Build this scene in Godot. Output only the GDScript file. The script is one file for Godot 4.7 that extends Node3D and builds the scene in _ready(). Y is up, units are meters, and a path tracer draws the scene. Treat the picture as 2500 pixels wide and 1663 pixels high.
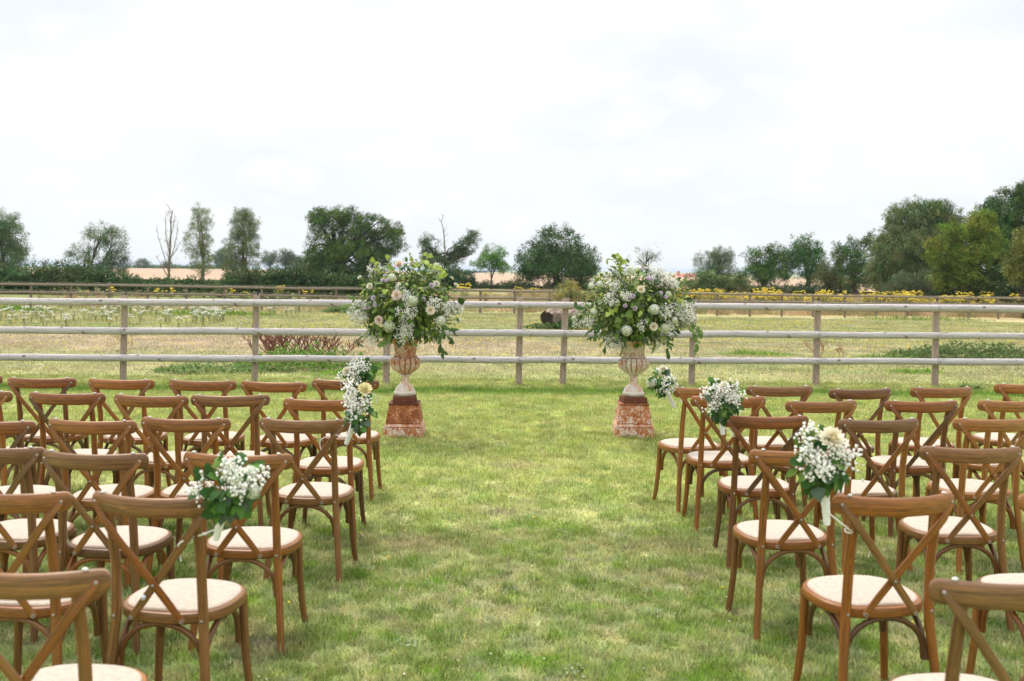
extends Node3D
# A grass wedding aisle: rows of cross-back chairs, two rusted urns with flowers, a timber paddock fence, trees.

const HAZE := 0.0

var cam_h := 1.7
var rng := RandomNumberGenerator.new()
var taken := {}
var nz := FastNoiseLite.new()
var nf := FastNoiseLite.new()
var mats := {}
var meshes := {}

# ---------------------------------------------------------------- mesh building
class MB:
	var v := PackedVector3Array()
	var n := PackedVector3Array()
	var uv := PackedVector2Array()
	var c := PackedColorArray()
	var ix := PackedInt32Array()
	var col := Color(1, 1, 1)

	func p(at: Vector3, nn := Vector3.ZERO, t := Vector2.ZERO) -> int:
		v.append(at)
		n.append(nn)
		uv.append(t)
		c.append(col)
		return v.size() - 1

	func tri(a: int, b: int, d: int) -> void:
		ix.append(a)
		ix.append(b)
		ix.append(d)

	func quad(a: int, b: int, d: int, e: int) -> void:
		ix.append_array(PackedInt32Array([a, b, d, a, d, e]))

	# a tube along pts; rad holds half-widths (across, along up); power 2 = ellipse, more = boxier
	func sweep(pts: Array, rad: Array, sides: int, up: Vector3, power := 2.0, vo := 0.0, us := 1.0) -> void:
		var rings := []
		var along := 0.0
		var m := pts.size()
		var first := Vector3.ZERO
		var last := Vector3.ZERO
		for i in m:
			var t: Vector3 = (pts[mini(i + 1, m - 1)] - pts[maxi(i - 1, 0)]).normalized()
			if i == 0:
				first = t
			last = t
			if i > 0:
				along += (pts[i] - pts[i - 1]).length()
			var s := t.cross(up).normalized()
			var u := s.cross(t).normalized()
			var r: Vector2 = rad[mini(i, rad.size() - 1)]
			var start := v.size()
			for k in sides + 1:
				var a := TAU * k / sides
				var ca := cos(a)
				var sa := sin(a)
				var e := 2.0 / power
				var x := signf(ca) * pow(absf(ca), e) * r.x
				var y := signf(sa) * pow(absf(sa), e) * r.y
				var nx := signf(ca) * pow(absf(ca), 2.0 - e) / maxf(r.x, 1e-5)
				var ny := signf(sa) * pow(absf(sa), 2.0 - e) / maxf(r.y, 1e-5)
				p(pts[i] + s * x + u * y, (s * nx + u * ny).normalized(), Vector2(us * k / sides, vo + along))
			rings.append(start)
		for i in m - 1:
			for k in sides:
				quad(rings[i] + k, rings[i] + k + 1, rings[i + 1] + k + 1, rings[i + 1] + k)
		for e in 2:
			var ring: int = rings[0] if e == 0 else rings[m - 1]
			var nn := -first if e == 0 else last
			var mid := p(pts[0] if e == 0 else pts[m - 1], nn, uv[ring])
			var b := v.size()
			for k in sides + 1:
				p(v[ring + k], nn, uv[ring + k])
			for k in sides:
				if e == 0:
					tri(mid, b + k + 1, b + k)
				else:
					tri(mid, b + k, b + k + 1)

	# profile of (radius, height) turned round the y axis; lobes > 0 gives fluting where profile.z > 0
	func lathe(prof: Array, seg: int, lobes := 0, groove := Color(1, 1, 1)) -> void:
		var start := v.size()
		for i in prof.size():
			var q: Vector3 = prof[i]
			for k in seg:
				var a := TAU * k / seg
				var f := 0.0
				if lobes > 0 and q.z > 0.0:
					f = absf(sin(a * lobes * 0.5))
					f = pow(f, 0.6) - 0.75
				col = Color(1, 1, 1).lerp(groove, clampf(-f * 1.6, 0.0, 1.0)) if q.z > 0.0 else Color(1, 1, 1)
				var r := q.x * (1.0 + q.z * f)
				p(Vector3(cos(a) * r, q.y, sin(a) * r))
		for i in prof.size() - 1:
			for k in seg:
				var k2 := (k + 1) % seg
				quad(start + i * seg + k, start + (i + 1) * seg + k, start + (i + 1) * seg + k2, start + i * seg + k2)
		col = Color(1, 1, 1)

	# a box whose top may be smaller than its foot, edges chamfered by b
	func frustum(w0: float, w1: float, y0: float, y1: float, b: float) -> void:
		var rows := [[w0 - b, y0], [w0, y0 + b * 0.6], [w1, y1 - b * 0.6], [w1 - b, y1]]
		for i in 3:
			for side in 4:
				var a := []
				for j in 2:
					var w: float = rows[i + j][0]
					var y: float = rows[i + j][1]
					var cut := b * 0.5
					for s in [-1, 1]:
						a.append(Basis(Vector3.UP, side * PI / 2) * Vector3(s * (w - cut), y, w))
				var id := []
				for q in a:
					id.append(p(q))
				quad(id[0], id[2], id[3], id[1])
				# the cut corner
				var b2 := []
				for j in 2:
					var w: float = rows[i + j][0]
					var y: float = rows[i + j][1]
					var cut := b * 0.5
					b2.append(p(Basis(Vector3.UP, side * PI / 2) * Vector3(w - cut, y, w)))
					b2.append(p(Basis(Vector3.UP, side * PI / 2) * Vector3(w, y, w - cut)))
				quad(b2[0], b2[2], b2[3], b2[1])
		for e in 2:
			var w: float = rows[0][0] if e == 0 else rows[3][0]
			var y: float = rows[0][1] if e == 0 else rows[3][1]
			var id := [p(Vector3(-w, y, -w)), p(Vector3(w, y, -w)), p(Vector3(w, y, w)), p(Vector3(-w, y, w))]
			if e == 0:
				quad(id[3], id[2], id[1], id[0])
			else:
				quad(id[0], id[1], id[2], id[3])

	# a leaf or petal lying along +z from the transform's origin, face up
	func leaf(t: Transform3D, length: float, wide: float, kind: String, curl: float, fold: float, rows := 5) -> void:
		var start := v.size()
		for i in rows:
			var f := float(i) / (rows - 1)
			var w := sin(PI * pow(f, 0.85)) if kind == "oval" else sin(PI * pow(f, 0.55)) if kind == "heart" else pow(sin(PI * clampf(pow(f, 1.5) * 0.92 + 0.04, 0.0, 1.0)), 0.7)
			if kind == "lobed":
				w = [0.35, 1.0, 0.62, 0.7, 0.0][i] if rows == 5 else w
			var hw := wide * 0.5 * w
			var y := -curl * f * f * length
			var z := f * length * (1.0 - 0.25 * absf(curl) * f)
			p(t * Vector3(-hw, y + fold * hw, z), Vector3.ZERO, Vector2(0, f))
			p(t * Vector3(0, y, z), Vector3.ZERO, Vector2(0.5, f))
			p(t * Vector3(hw, y + fold * hw, z), Vector3.ZERO, Vector2(1, f))
		for i in rows - 1:
			var a := start + i * 3
			quad(a, a + 3, a + 4, a + 1)
			quad(a + 1, a + 4, a + 5, a + 2)

	func ball(at: Vector3, r: Vector3, seg := 6, rows := 4) -> void:
		var start := v.size()
		for i in rows + 1:
			var th := PI * i / rows
			for k in seg:
				var a := TAU * k / seg
				var d := Vector3(sin(th) * cos(a), cos(th), sin(th) * sin(a))
				p(at + d * r, d)
		for i in rows:
			for k in seg:
				var k2 := (k + 1) % seg
				quad(start + i * seg + k, start + i * seg + k2, start + (i + 1) * seg + k2, start + (i + 1) * seg + k)

	func blade(at: Vector3, dir: Vector3, tip: Vector3, w: float) -> void:
		var side := Vector3(dir.z, 0, -dir.x).normalized() * w * 0.5
		var mid := at + (tip - at) * 0.5 + Vector3.UP * (tip - at).length() * 0.12
		var flat_n := (tip - at).cross(side).normalized()
		if flat_n.y < 0.0:
			flat_n = -flat_n
		var nn := (Vector3.UP * 0.45 + flat_n * 0.75).normalized()
		var a := p(at - side, nn)
		var b := p(at + side, nn)
		var d := p(mid + side * 0.8, nn)
		var e := p(mid - side * 0.8, nn)
		var f := p(tip, nn)
		quad(a, e, d, b)
		tri(e, f, d)

	func mesh() -> ArrayMesh:
		var nn := n
		var acc := PackedVector3Array()
		acc.resize(v.size())
		for i in range(0, ix.size(), 3):
			var a := ix[i]
			var b := ix[i + 1]
			var d := ix[i + 2]
			var f := (v[d] - v[a]).cross(v[b] - v[a])
			if f.dot(n[a] + n[b] + n[d]) < 0.0:
				ix[i + 1] = d
				ix[i + 2] = b
				f = -f
			acc[a] += f
			acc[b] += f
			acc[d] += f
		for i in v.size():
			if nn[i] == Vector3.ZERO:
				nn[i] = acc[i].normalized() if acc[i].length_squared() > 1e-20 else Vector3.UP
		var arr := []
		arr.resize(Mesh.ARRAY_MAX)
		arr[Mesh.ARRAY_VERTEX] = v
		arr[Mesh.ARRAY_NORMAL] = nn
		arr[Mesh.ARRAY_TEX_UV] = uv
		arr[Mesh.ARRAY_COLOR] = c
		arr[Mesh.ARRAY_INDEX] = ix
		var m := ArrayMesh.new()
		m.add_surface_from_arrays(Mesh.PRIMITIVE_TRIANGLES, arr)
		return m


# ---------------------------------------------------------------- scene helpers
func numbered(called: String) -> String:
	taken[called] = taken.get(called, -1) + 1
	return called if taken[called] == 0 else "%s_%03d" % [called, taken[called]]


func tag(o: Node3D, label: String, category: String, group := "", kind := "") -> void:
	if label: o.set_meta("label", label)
	if category: o.set_meta("category", category)
	if group: o.set_meta("group", group)
	if kind: o.set_meta("kind", kind)


func thing(called: String, label: String, category: String, at := Vector3.ZERO, turn := 0.0, group := "") -> Node3D:
	var o := Node3D.new()
	o.name = numbered(called)
	add_child(o)
	o.position = at
	o.rotation.y = turn
	tag(o, label, category, group)
	return o


func part(called: String, mesh: Mesh, m: Material, parent: Node3D, t := Transform3D.IDENTITY) -> MeshInstance3D:
	var o := MeshInstance3D.new()
	o.mesh = mesh
	o.material_override = m
	o.transform = t
	if parent == self:
		o.name = numbered(called)
		add_child(o)
	else:
		var k := 0
		var nm := called
		while parent.has_node(NodePath(nm)):
			k += 1
			nm = "%s_%03d" % [called, k]
		o.name = nm
		parent.add_child(o)
	return o


func scatter(called: String, mesh: Mesh, m: Material, places: Array, colors: Array, parent: Node3D) -> MultiMeshInstance3D:
	var mm := MultiMesh.new()
	mm.transform_format = MultiMesh.TRANSFORM_3D
	mm.use_colors = colors.size() > 0
	mm.mesh = mesh
	mm.instance_count = places.size()
	for i in places.size():
		mm.set_instance_transform(i, places[i])
		if colors.size() > 0:
			mm.set_instance_color(i, colors[i])
	var o := MultiMeshInstance3D.new()
	o.multimesh = mm
	o.material_override = m
	o.set_meta("kind", "stuff")
	if parent == self:
		o.name = numbered(called)
		add_child(o)
	else:
		o.name = called
		parent.add_child(o, true)
	return o


func lin(r: float, g: float, b: float) -> Color:
	return Color(r, g, b).linear_to_srgb()


func mat(key: String, c: Color, rough := 0.8, tex: Texture2D = null) -> StandardMaterial3D:
	if mats.has(key):
		return mats[key]
	var m := StandardMaterial3D.new()
	m.resource_name = key
	m.albedo_color = c
	m.roughness = rough
	m.albedo_texture = tex
	mats[key] = m
	return m


func leafy(key: String, c: Color, rough := 0.55, back := 0.5, tinted := true) -> StandardMaterial3D:
	var m := mat(key, c, rough)
	m.vertex_color_use_as_albedo = tinted
	m.cull_mode = BaseMaterial3D.CULL_DISABLED
	m.metallic_specular = 0.2
	m.backlight_enabled = true
	m.backlight = Color(back, back, back)
	return m


func gray_image(w: int, h: int, f: Callable) -> Image:
	var b := PackedByteArray()
	b.resize(w * h * 3)
	for y in h:
		for x in w:
			var q: Color = f.call(x, y)
			var k := (y * w + x) * 3
			b[k] = clampi(int(q.r * 255.0), 0, 255)
			b[k + 1] = clampi(int(q.g * 255.0), 0, 255)
			b[k + 2] = clampi(int(q.b * 255.0), 0, 255)
	return Image.create_from_data(w, h, false, Image.FORMAT_RGB8, b)


func smooth(a: float, b: float, x: float) -> float:
	return smoothstep(a, b, x)


func rnd(a: float, b: float) -> float:
	return rng.randf_range(a, b)


func aim(at: Vector3, dir: Vector3, up: Vector3, size := 1.0) -> Transform3D:
	# a transform whose +z looks along dir and whose y is near up
	var z := dir.normalized()
	var x := up.cross(z)
	if x.length() < 1e-3:
		x = Vector3.RIGHT.cross(z)
	x = x.normalized()
	return Transform3D(Basis(x, z.cross(x), z).scaled_local(Vector3.ONE * size), at)


func any_turn() -> Basis:
	return Basis.from_euler(Vector3(rnd(-PI, PI), rnd(-PI, PI), rnd(-PI, PI)))


# ---------------------------------------------------------------- light, camera, sky
func _ready() -> void:
	rng.seed = 20240817
	nz.seed = 11
	nz.noise_type = FastNoiseLite.TYPE_SIMPLEX_SMOOTH
	nz.frequency = 1.0
	nz.fractal_octaves = 3
	nf.seed = 5
	nf.noise_type = FastNoiseLite.TYPE_SIMPLEX
	nf.frequency = 1.0
	nf.fractal_octaves = 4

	var cam := Camera3D.new()
	cam.name = "camera"
	add_child(cam)
	cam.position = Vector3(0, cam_h, 0)
	cam.rotation_degrees = Vector3(0, 0, 0.6)
	var ca := CameraAttributesPhysical.new()
	ca.frustum_focal_length = 35.0
	ca.frustum_near = 0.1
	ca.frustum_far = 9000.0
	ca.frustum_focus_distance = 9.0
	ca.exposure_aperture = 3.5
	cam.attributes = ca
	cam.keep_aspect = Camera3D.KEEP_HEIGHT
	cam.set_frustum(0.1 * 1663.0 / 2430.0, Vector2(0, -174.6 / 2430.0 * 0.1), 0.1, 9000.0)
	cam.current = true

	var env := Environment.new()
	env.background_mode = Environment.BG_SKY
	env.tonemap_mode = Environment.TONE_MAPPER_LINEAR
	env.tonemap_exposure = 2.1
	env.fog_enabled = true
	env.fog_density = 0.00022
	env.fog_light_color = Color(0.86, 0.92, 1.0)
	env.sdfgi_enabled = true
	env.ssao_enabled = true
	env.ssil_enabled = true
	var sky := Sky.new()
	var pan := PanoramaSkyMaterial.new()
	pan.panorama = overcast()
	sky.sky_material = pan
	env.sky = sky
	var we := WorldEnvironment.new()
	we.name = "world"
	we.environment = env
	add_child(we)

	var sun := DirectionalLight3D.new()
	sun.name = "sun"
	sun.light_energy = 0.5
	sun.light_angular_distance = 12.0
	sun.light_color = Color(1.0, 0.96, 0.9)
	sun.shadow_enabled = true
	sun.rotation_degrees = Vector3(-58, -150, 0)
	add_child(sun)

	textures()
	land()
	far_country()
	trees()
	paddock()
	fences()
	lawn()
	urns()
	chairs()
	posies()


func overcast() -> ImageTexture:
	var w := 1024
	var h := 512
	var im := Image.create(w, h, false, Image.FORMAT_RGBF)
	var cl := FastNoiseLite.new()
	cl.seed = 3
	cl.noise_type = FastNoiseLite.TYPE_SIMPLEX_SMOOTH
	cl.frequency = 1.0
	cl.fractal_octaves = 5
	for y in h:
		var th := PI * (y + 0.5) / h
		var up := cos(th)
		for x in w:
			var a := TAU * (x + 0.5) / w
			var d := Vector3(sin(a) * sin(th), up, cos(a) * sin(th))
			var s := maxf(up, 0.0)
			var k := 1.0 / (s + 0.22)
			var q := cl.get_noise_3d(d.x * k * 0.9, d.z * k * 0.9, 0.4)
			var q2 := cl.get_noise_3d(d.x * k * 2.6 + 7.0, d.z * k * 2.6, 3.1)
			var grey := smoothstep(-0.1, 0.3, q + q2 * 0.35)
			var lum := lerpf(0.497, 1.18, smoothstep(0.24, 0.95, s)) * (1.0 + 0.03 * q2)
			var c := Color(1.0, 1.0, 1.0).lerp(Color(0.865, 0.92, 0.975), grey)
			c = c.lerp(Color(0.90, 0.95, 0.975), (1.0 - smoothstep(0.0, 0.24, s)) * 0.8)
			if q2 > 0.12:
				c = c.lerp(Color(1.0, 1.0, 1.0), smoothstep(0.12, 0.35, q2) * 0.6)
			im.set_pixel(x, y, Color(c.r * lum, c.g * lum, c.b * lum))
	return ImageTexture.create_from_image(im)


# ---------------------------------------------------------------- textures and materials
func textures() -> void:
	var g := FastNoiseLite.new()
	g.seed = 21
	g.noise_type = FastNoiseLite.TYPE_SIMPLEX_SMOOTH
	g.frequency = 1.0
	g.fractal_octaves = 3
	# stained beech: fine streaks along v with worn, paler and darker passages
	var wood := gray_image(128, 768, func(x: int, y: int) -> Color:
		var a := TAU * x / 128.0
		var cx := cos(a)
		var cy := sin(a)
		var vy := y / 768.0 * 1.6
		var warp := g.get_noise_3d(cx * 0.5, cy * 0.5, vy * 3.0) * 1.2
		var streak := g.get_noise_3d(cx * 4.5 + warp, cy * 4.5, vy * 2.2)
		var fine := g.get_noise_3d(cx * 16.0, cy * 16.0 + 5.0, vy * 9.0)
		var wear := g.get_noise_3d(cx * 1.2 + 9.0, cy * 1.2, vy * 7.0)
		var t := 0.72 + 0.28 * streak + 0.20 * fine
		var grey := smoothstep(0.12, 0.6, wear) * 0.3
		var scuff := smoothstep(0.42, 0.6, g.get_noise_3d(cx * 2.5 + 31.0, cy * 2.5, vy * 24.0)) * 0.35
		var c := Color(t, t, t).lerp(Color(1.0, 0.98, 0.92), scuff)
		return c.lerp(Color(t * 0.86, t * 0.95, t * 1.02), grey))
	wood.generate_mipmaps()
	meshes["wood_tex"] = ImageTexture.create_from_image(wood)
	var wb := Image.create_from_data(128, 768, false, Image.FORMAT_RGB8, gray_image(128, 768, func(x: int, y: int) -> Color:
		var a := TAU * x / 128.0
		var t := 0.5 + 0.4 * g.get_noise_3d(cos(a) * 14.0, sin(a) * 14.0 + 5.0, y / 768.0 * 12.0)
		return Color(t, t, t)).get_data())
	wb.bump_map_to_normal_map(1.6)
	meshes["wood_bump"] = ImageTexture.create_from_image(wb)
	# tone sets: rail/legs share a family, every chair takes one
	var tones := [Color(0.275, 0.130, 0.036), Color(0.240, 0.135, 0.058), Color(0.175, 0.084, 0.028), Color(0.345, 0.178, 0.050), Color(0.250, 0.100, 0.025), Color(0.190, 0.110, 0.052), Color(0.310, 0.135, 0.028), Color(0.13, 0.070, 0.032)]
	for i in tones.size():
		var c: Color = tones[i]
		var m := mat("wood_%d" % i, lin(c.r * 1.52, c.g * 1.20, c.b * 0.80), 0.4, meshes.wood_tex)
		m.normal_enabled = true
		m.normal_texture = meshes.wood_bump
		m.normal_scale = 0.5
		m.metallic_specular = 0.5
	# weathered fence timber with knots and drying cracks
	var spots := []
	var r2 := RandomNumberGenerator.new()
	r2.seed = 8
	for i in 26:
		spots.append(Vector3(r2.randf(), r2.randf(), r2.randf_range(0.4, 1.2)))
	var rail := gray_image(160, 1024, func(x: int, y: int) -> Color:
		var a := TAU * x / 160.0
		var cx := cos(a)
		var cy := sin(a)
		var vy := y / 1024.0 * 4.0
		var warp := g.get_noise_3d(cx * 0.7, cy * 0.7, vy * 1.1) * 1.8
		var streak := g.get_noise_3d(cx * 3.0 + warp, cy * 3.0, vy * 0.7)
		var line := absf(g.get_noise_3d(cx * 2.3 + warp, cy * 2.3 + 4.0, vy * 0.5))
		var crack := 1.0 - smoothstep(0.0, 0.035, line) * 1.0
		var t := 0.80 + 0.14 * streak + 0.06 * g.get_noise_3d(cx * 9.0, cy * 9.0, vy * 8.0)
		var c := Color(t * 1.0, t * 0.985, t * 0.985)
		c = c.lerp(Color(0.42, 0.36, 0.33), crack * 0.7)
		for s in spots:
			var du: float = absf(x / 160.0 - s.x)
			du = minf(du, 1.0 - du) * 0.34
			var dv: float = absf(y / 1024.0 - s.y) * 4.0
			var d: float = sqrt(du * du + dv * dv * 0.5) / (0.011 * s.z)
			if d < 2.6:
				c = c.lerp(Color(0.25, 0.2, 0.17), (1.0 - smoothstep(0.7, 1.2, d)) * 0.8)
				c = c.lerp(Color(0.52, 0.44, 0.38), (1.0 - smoothstep(1.2, 2.6, d)) * 0.35)
		return c)
	meshes["rail_tex"] = ImageTexture.create_from_image(rail)
	mat("fence_rail", lin(0.71, 0.69, 0.70), 0.85, meshes.rail_tex)
	mat("fence_post", lin(0.56, 0.45, 0.36), 0.9, meshes.rail_tex)
	mat("far_timber", lin(0.36, 0.31, 0.23), 0.9, meshes.rail_tex)
	# rusted, flaking paint: heavy, medium and light
	var rusts := {"rust_heavy": [0.52, 0.50], "rust_mid": [0.13, 0.40], "rust_half": [0.02, 0.3], "rust_light": [-0.16, 0.25], "rust_dark": [0.55, 0.9]}
	for key in rusts:
		var lo: float = rusts[key][0]
		var seed_off := float(key.length()) * 13.7
		var im := gray_image(384, 384, func(x: int, y: int) -> Color:
			var a := TAU * x / 384.0
			var b := TAU * y / 384.0
			var wrap := func(f: float, o: float) -> float:
				# a seamless field: two shifted copies cross-faded over the tile
				var fx := x / 384.0
				var fy := y / 384.0
				var n00: float = g.get_noise_3d(fx * f, fy * f, o)
				var n10: float = g.get_noise_3d((fx - 1.0) * f, fy * f, o)
				var n01: float = g.get_noise_3d(fx * f, (fy - 1.0) * f, o)
				var n11: float = g.get_noise_3d((fx - 1.0) * f, (fy - 1.0) * f, o)
				return lerpf(lerpf(n00, n10, smoothstep(0.8, 1.0, fx)), lerpf(n01, n11, smoothstep(0.8, 1.0, fx)), smoothstep(0.8, 1.0, fy))
			var big: float = wrap.call(3.0, seed_off)
			var mid: float = wrap.call(13.0, seed_off + 3.0)
			var fine: float = wrap.call(30.0, seed_off + 7.0)
			var k := lo + big * 0.6 + mid * 0.38 + fine * 0.8
			var paint := Color(0.88, 0.86, 0.83) * (0.95 + 0.1 * mid)
			var orange := Color(0.79, 0.49, 0.27) * (0.9 + 0.3 * fine)
			var brown := Color(0.54, 0.29, 0.16) * (0.9 + 0.4 * fine)
			var c := paint.lerp(orange, smoothstep(-0.03, 0.05, k))
			c = c.lerp(brown, smoothstep(0.2, 0.75, k + mid * 0.25))
			if key == "rust_dark":
				c = c.lerp(Color(0.27, 0.13, 0.09), 0.6)
			return c)
		var t := ImageTexture.create_from_image(im)
		var m := mat(key, lin(0.95, 0.95, 0.95), 0.85, t)
		m.uv1_triplanar = true
		m.uv1_scale = Vector3(2.6, 2.6, 2.6)
		m.uv1_offset = Vector3(seed_off, 0.3, 0.7)
		m.vertex_color_use_as_albedo = true
		var bump := im.duplicate()
		bump.bump_map_to_normal_map(1.2)
		m.normal_enabled = true
		m.normal_texture = ImageTexture.create_from_image(bump)
		m.normal_scale = 0.7
	# woven seat pad
	var weave := gray_image(256, 256, func(x: int, y: int) -> Color:
		var t := 0.84 + 0.07 * sin(TAU * x / 8.0) * sin(TAU * y / 8.0) + 0.03 * sin(TAU * x / 16.0) + 0.03 * sin(TAU * y / 12.8) + 0.09 * g.get_noise_2d(x * 0.3, y * 0.3) + 0.07 * g.get_noise_2d(x * 0.025, y * 0.025) + 0.05 * g.get_noise_2d(x * 0.4, y * 0.08) + 0.05 * g.get_noise_2d(x * 0.05, y * 0.5)
		return Color(t, t * 0.985, t * 0.97))
	var pad := mat("seat_weave", lin(0.60, 0.53, 0.45), 0.9, ImageTexture.create_from_image(weave))
	pad.uv1_scale = Vector3(1, 1, 1)
	pad.rim_enabled = true
	pad.rim = 0.3
	mat("pad_edge", lin(0.36, 0.255, 0.19), 0.9)  # brown of the woven rim, darkened in colour for the shaded pad side
	mat("steel", lin(0.30, 0.27, 0.23), 0.45).metallic = 0.5
	mat("bumper", lin(0.62, 0.60, 0.58), 0.4)
	mat("black_plastic", lin(0.02, 0.02, 0.02), 0.5)
	mat("ribbon", lin(0.78, 0.78, 0.76), 0.7).vertex_color_use_as_albedo = true
	leafy("leaf", Color.WHITE, 0.5, 0.45)
	leafy("petal", Color.WHITE, 0.7, 0.35)
	leafy("blade", Color.WHITE, 0.75, 0.95)
	leafy("crown", Color.WHITE, 0.65, 0.35)
	mat("earth", Color.WHITE, 1.0).vertex_color_use_as_albedo = true
	mats.earth.metallic_specular = 0.1
	var bark := gray_image(128, 256, func(x: int, y: int) -> Color:
		var a := TAU * x / 128.0
		var t := 0.6 + 0.35 * g.get_noise_3d(cos(a) * 3.0, sin(a) * 3.0, y / 256.0 * 3.0)
		return Color(t, t * 0.95, t * 0.88))
	meshes["bark_tex"] = ImageTexture.create_from_image(bark)
	mat("bark", lin(0.14, 0.115, 0.09), 0.95, meshes.bark_tex)
	mat("pale_bark", lin(0.62, 0.56, 0.46), 0.95, meshes.bark_tex)
	mat("log_bark", lin(0.62, 0.51, 0.46), 0.95, meshes.bark_tex)
	mat("log_end", lin(0.10, 0.075, 0.06), 0.95, meshes.bark_tex)
	mat("stem", lin(0.10, 0.14, 0.04), 0.7)
	mat("dock", lin(0.19, 0.075, 0.045), 0.85)
	mat("dry_stem", lin(0.40, 0.26, 0.15), 0.9)


# ---------------------------------------------------------------- land
func ground_y(x: float, z: float) -> float:
	var d := -z
	var tilt := -0.0075 * clampf(x, -30.0, 30.0) * smooth(18.0, 34.0, d)
	var edge := lerpf(400.0, 240.0, smooth(-70.0, 40.0, x))
	return tilt - 7.0 * smooth(edge, edge + 150.0, d) + 0.012 * nz.get_noise_2d(x * 0.5, z * 0.5)


func straw(x: float, z: float) -> float:
	return clampf(0.43 + 0.18 * nz.get_noise_2d(x * 0.55 + 3.0, z * 0.85) + 0.36 * nf.get_noise_2d(x * 1.8, z * 2.6) + 0.55 * nf.get_noise_2d(x * 6.0 + 9.0, z * 7.0), 0.0, 1.0)


func ground_color(x: float, z: float) -> Color:
	var d := -z
	var s := straw(x, z)
	var c := Color(0.182, 0.305, 0.036).lerp(Color(0.60, 0.56, 0.335), s)
	c = c.lerp(Color(0.43, 0.45, 0.15), smooth(5.0, 9.0, d) * 0.6)
	for q in [[-1.1, 4.45, 0.2], [-0.05, 6.9, 0.24], [0.9, 6.1, 0.26], [-0.6, 6.15, 0.3], [1.0, 5.5, 0.2], [-2.7, 8.6, 0.5], [0.05, 8.6, 0.2], [0.5, 3.5, 0.16], [0.15, 3.0, 0.2], [1.15, 3.3, 0.25], [-3.6, 10.4, 0.6], [2.3, 9.6, 0.4]]:
		var away: float = Vector2(x - q[0], (d - q[1]) * 1.6).length() / q[2]
		if away < 2.0:
			c = c.lerp(Color(0.44, 0.345, 0.24), exp(-away * away) * 0.6)
	var lush := exp(-pow((d - 13.75 - 0.03 * x + 0.25 * nz.get_noise_2d(x * 0.4, 2.0)) / 0.27, 2.0))
	c = c.lerp(Color(0.125, 0.25, 0.03), lush * 0.9)
	if d > 14.3:
		var k := smooth(14.3, 16.5, d)
		var s2 := clampf(0.5 + 0.5 * nz.get_noise_2d(x * 0.12, z * 0.3 + 9.0) + 0.35 * nf.get_noise_2d(x * 0.7, z * 1.4), 0.0, 1.0)
		var far := Color(0.285, 0.325, 0.125).lerp(Color(0.41, 0.37, 0.215), s2)
		var bare := exp(-pow((d - 21.5 + 0.04 * x) / 2.4, 2.0)) * smooth(4.0, -2.0, x) * 0.75 + exp(-pow((d - 23.0) / 3.0, 2.0)) * 0.3
		far = far.lerp(Color(0.44, 0.355, 0.26), clampf(bare + 0.25 * nf.get_noise_2d(x * 0.4, z), 0.0, 0.85))
		c = c.lerp(far, k)
	c = c.lerp(Color(0.42, 0.31, 0.17).lerp(Color(0.16, 0.18, 0.07), smooth(6.0, -6.0, x)), smooth(37.0, 43.0, d) * 0.85)
	if d > 160.0:
		c = c.lerp(Color(0.30, 0.30, 0.13), smooth(160.0, 240.0, d))
	return c


func land() -> void:
	var mb := MB.new()
	var angles := []
	var a := -42.0
	while a <= 42.01:
		angles.append(a)
		a += 0.5
	while a < 318.0 - 3.0:
		angles.append(a)
		a += 6.0
	var radii := [0.0]
	var r := 0.6
	while r < 7000.0:
		radii.append(r)
		r *= 1.03 if r < 60.0 else 1.09
	var n := angles.size()
	for i in radii.size():
		for k in n:
			var t := deg_to_rad(angles[k])
			var x: float = sin(t) * radii[i]
			var z: float = -cos(t) * radii[i]
			mb.col = ground_color(x, z)
			mb.p(Vector3(x, ground_y(x, z), z))
	for i in radii.size() - 1:
		for k in n:
			var k2 := (k + 1) % n
			mb.quad(i * n + k, (i + 1) * n + k, (i + 1) * n + k2, i * n + k2)
	tag(part("ground", mb.mesh(), mats.earth, self), "", "", "", "structure")


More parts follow.
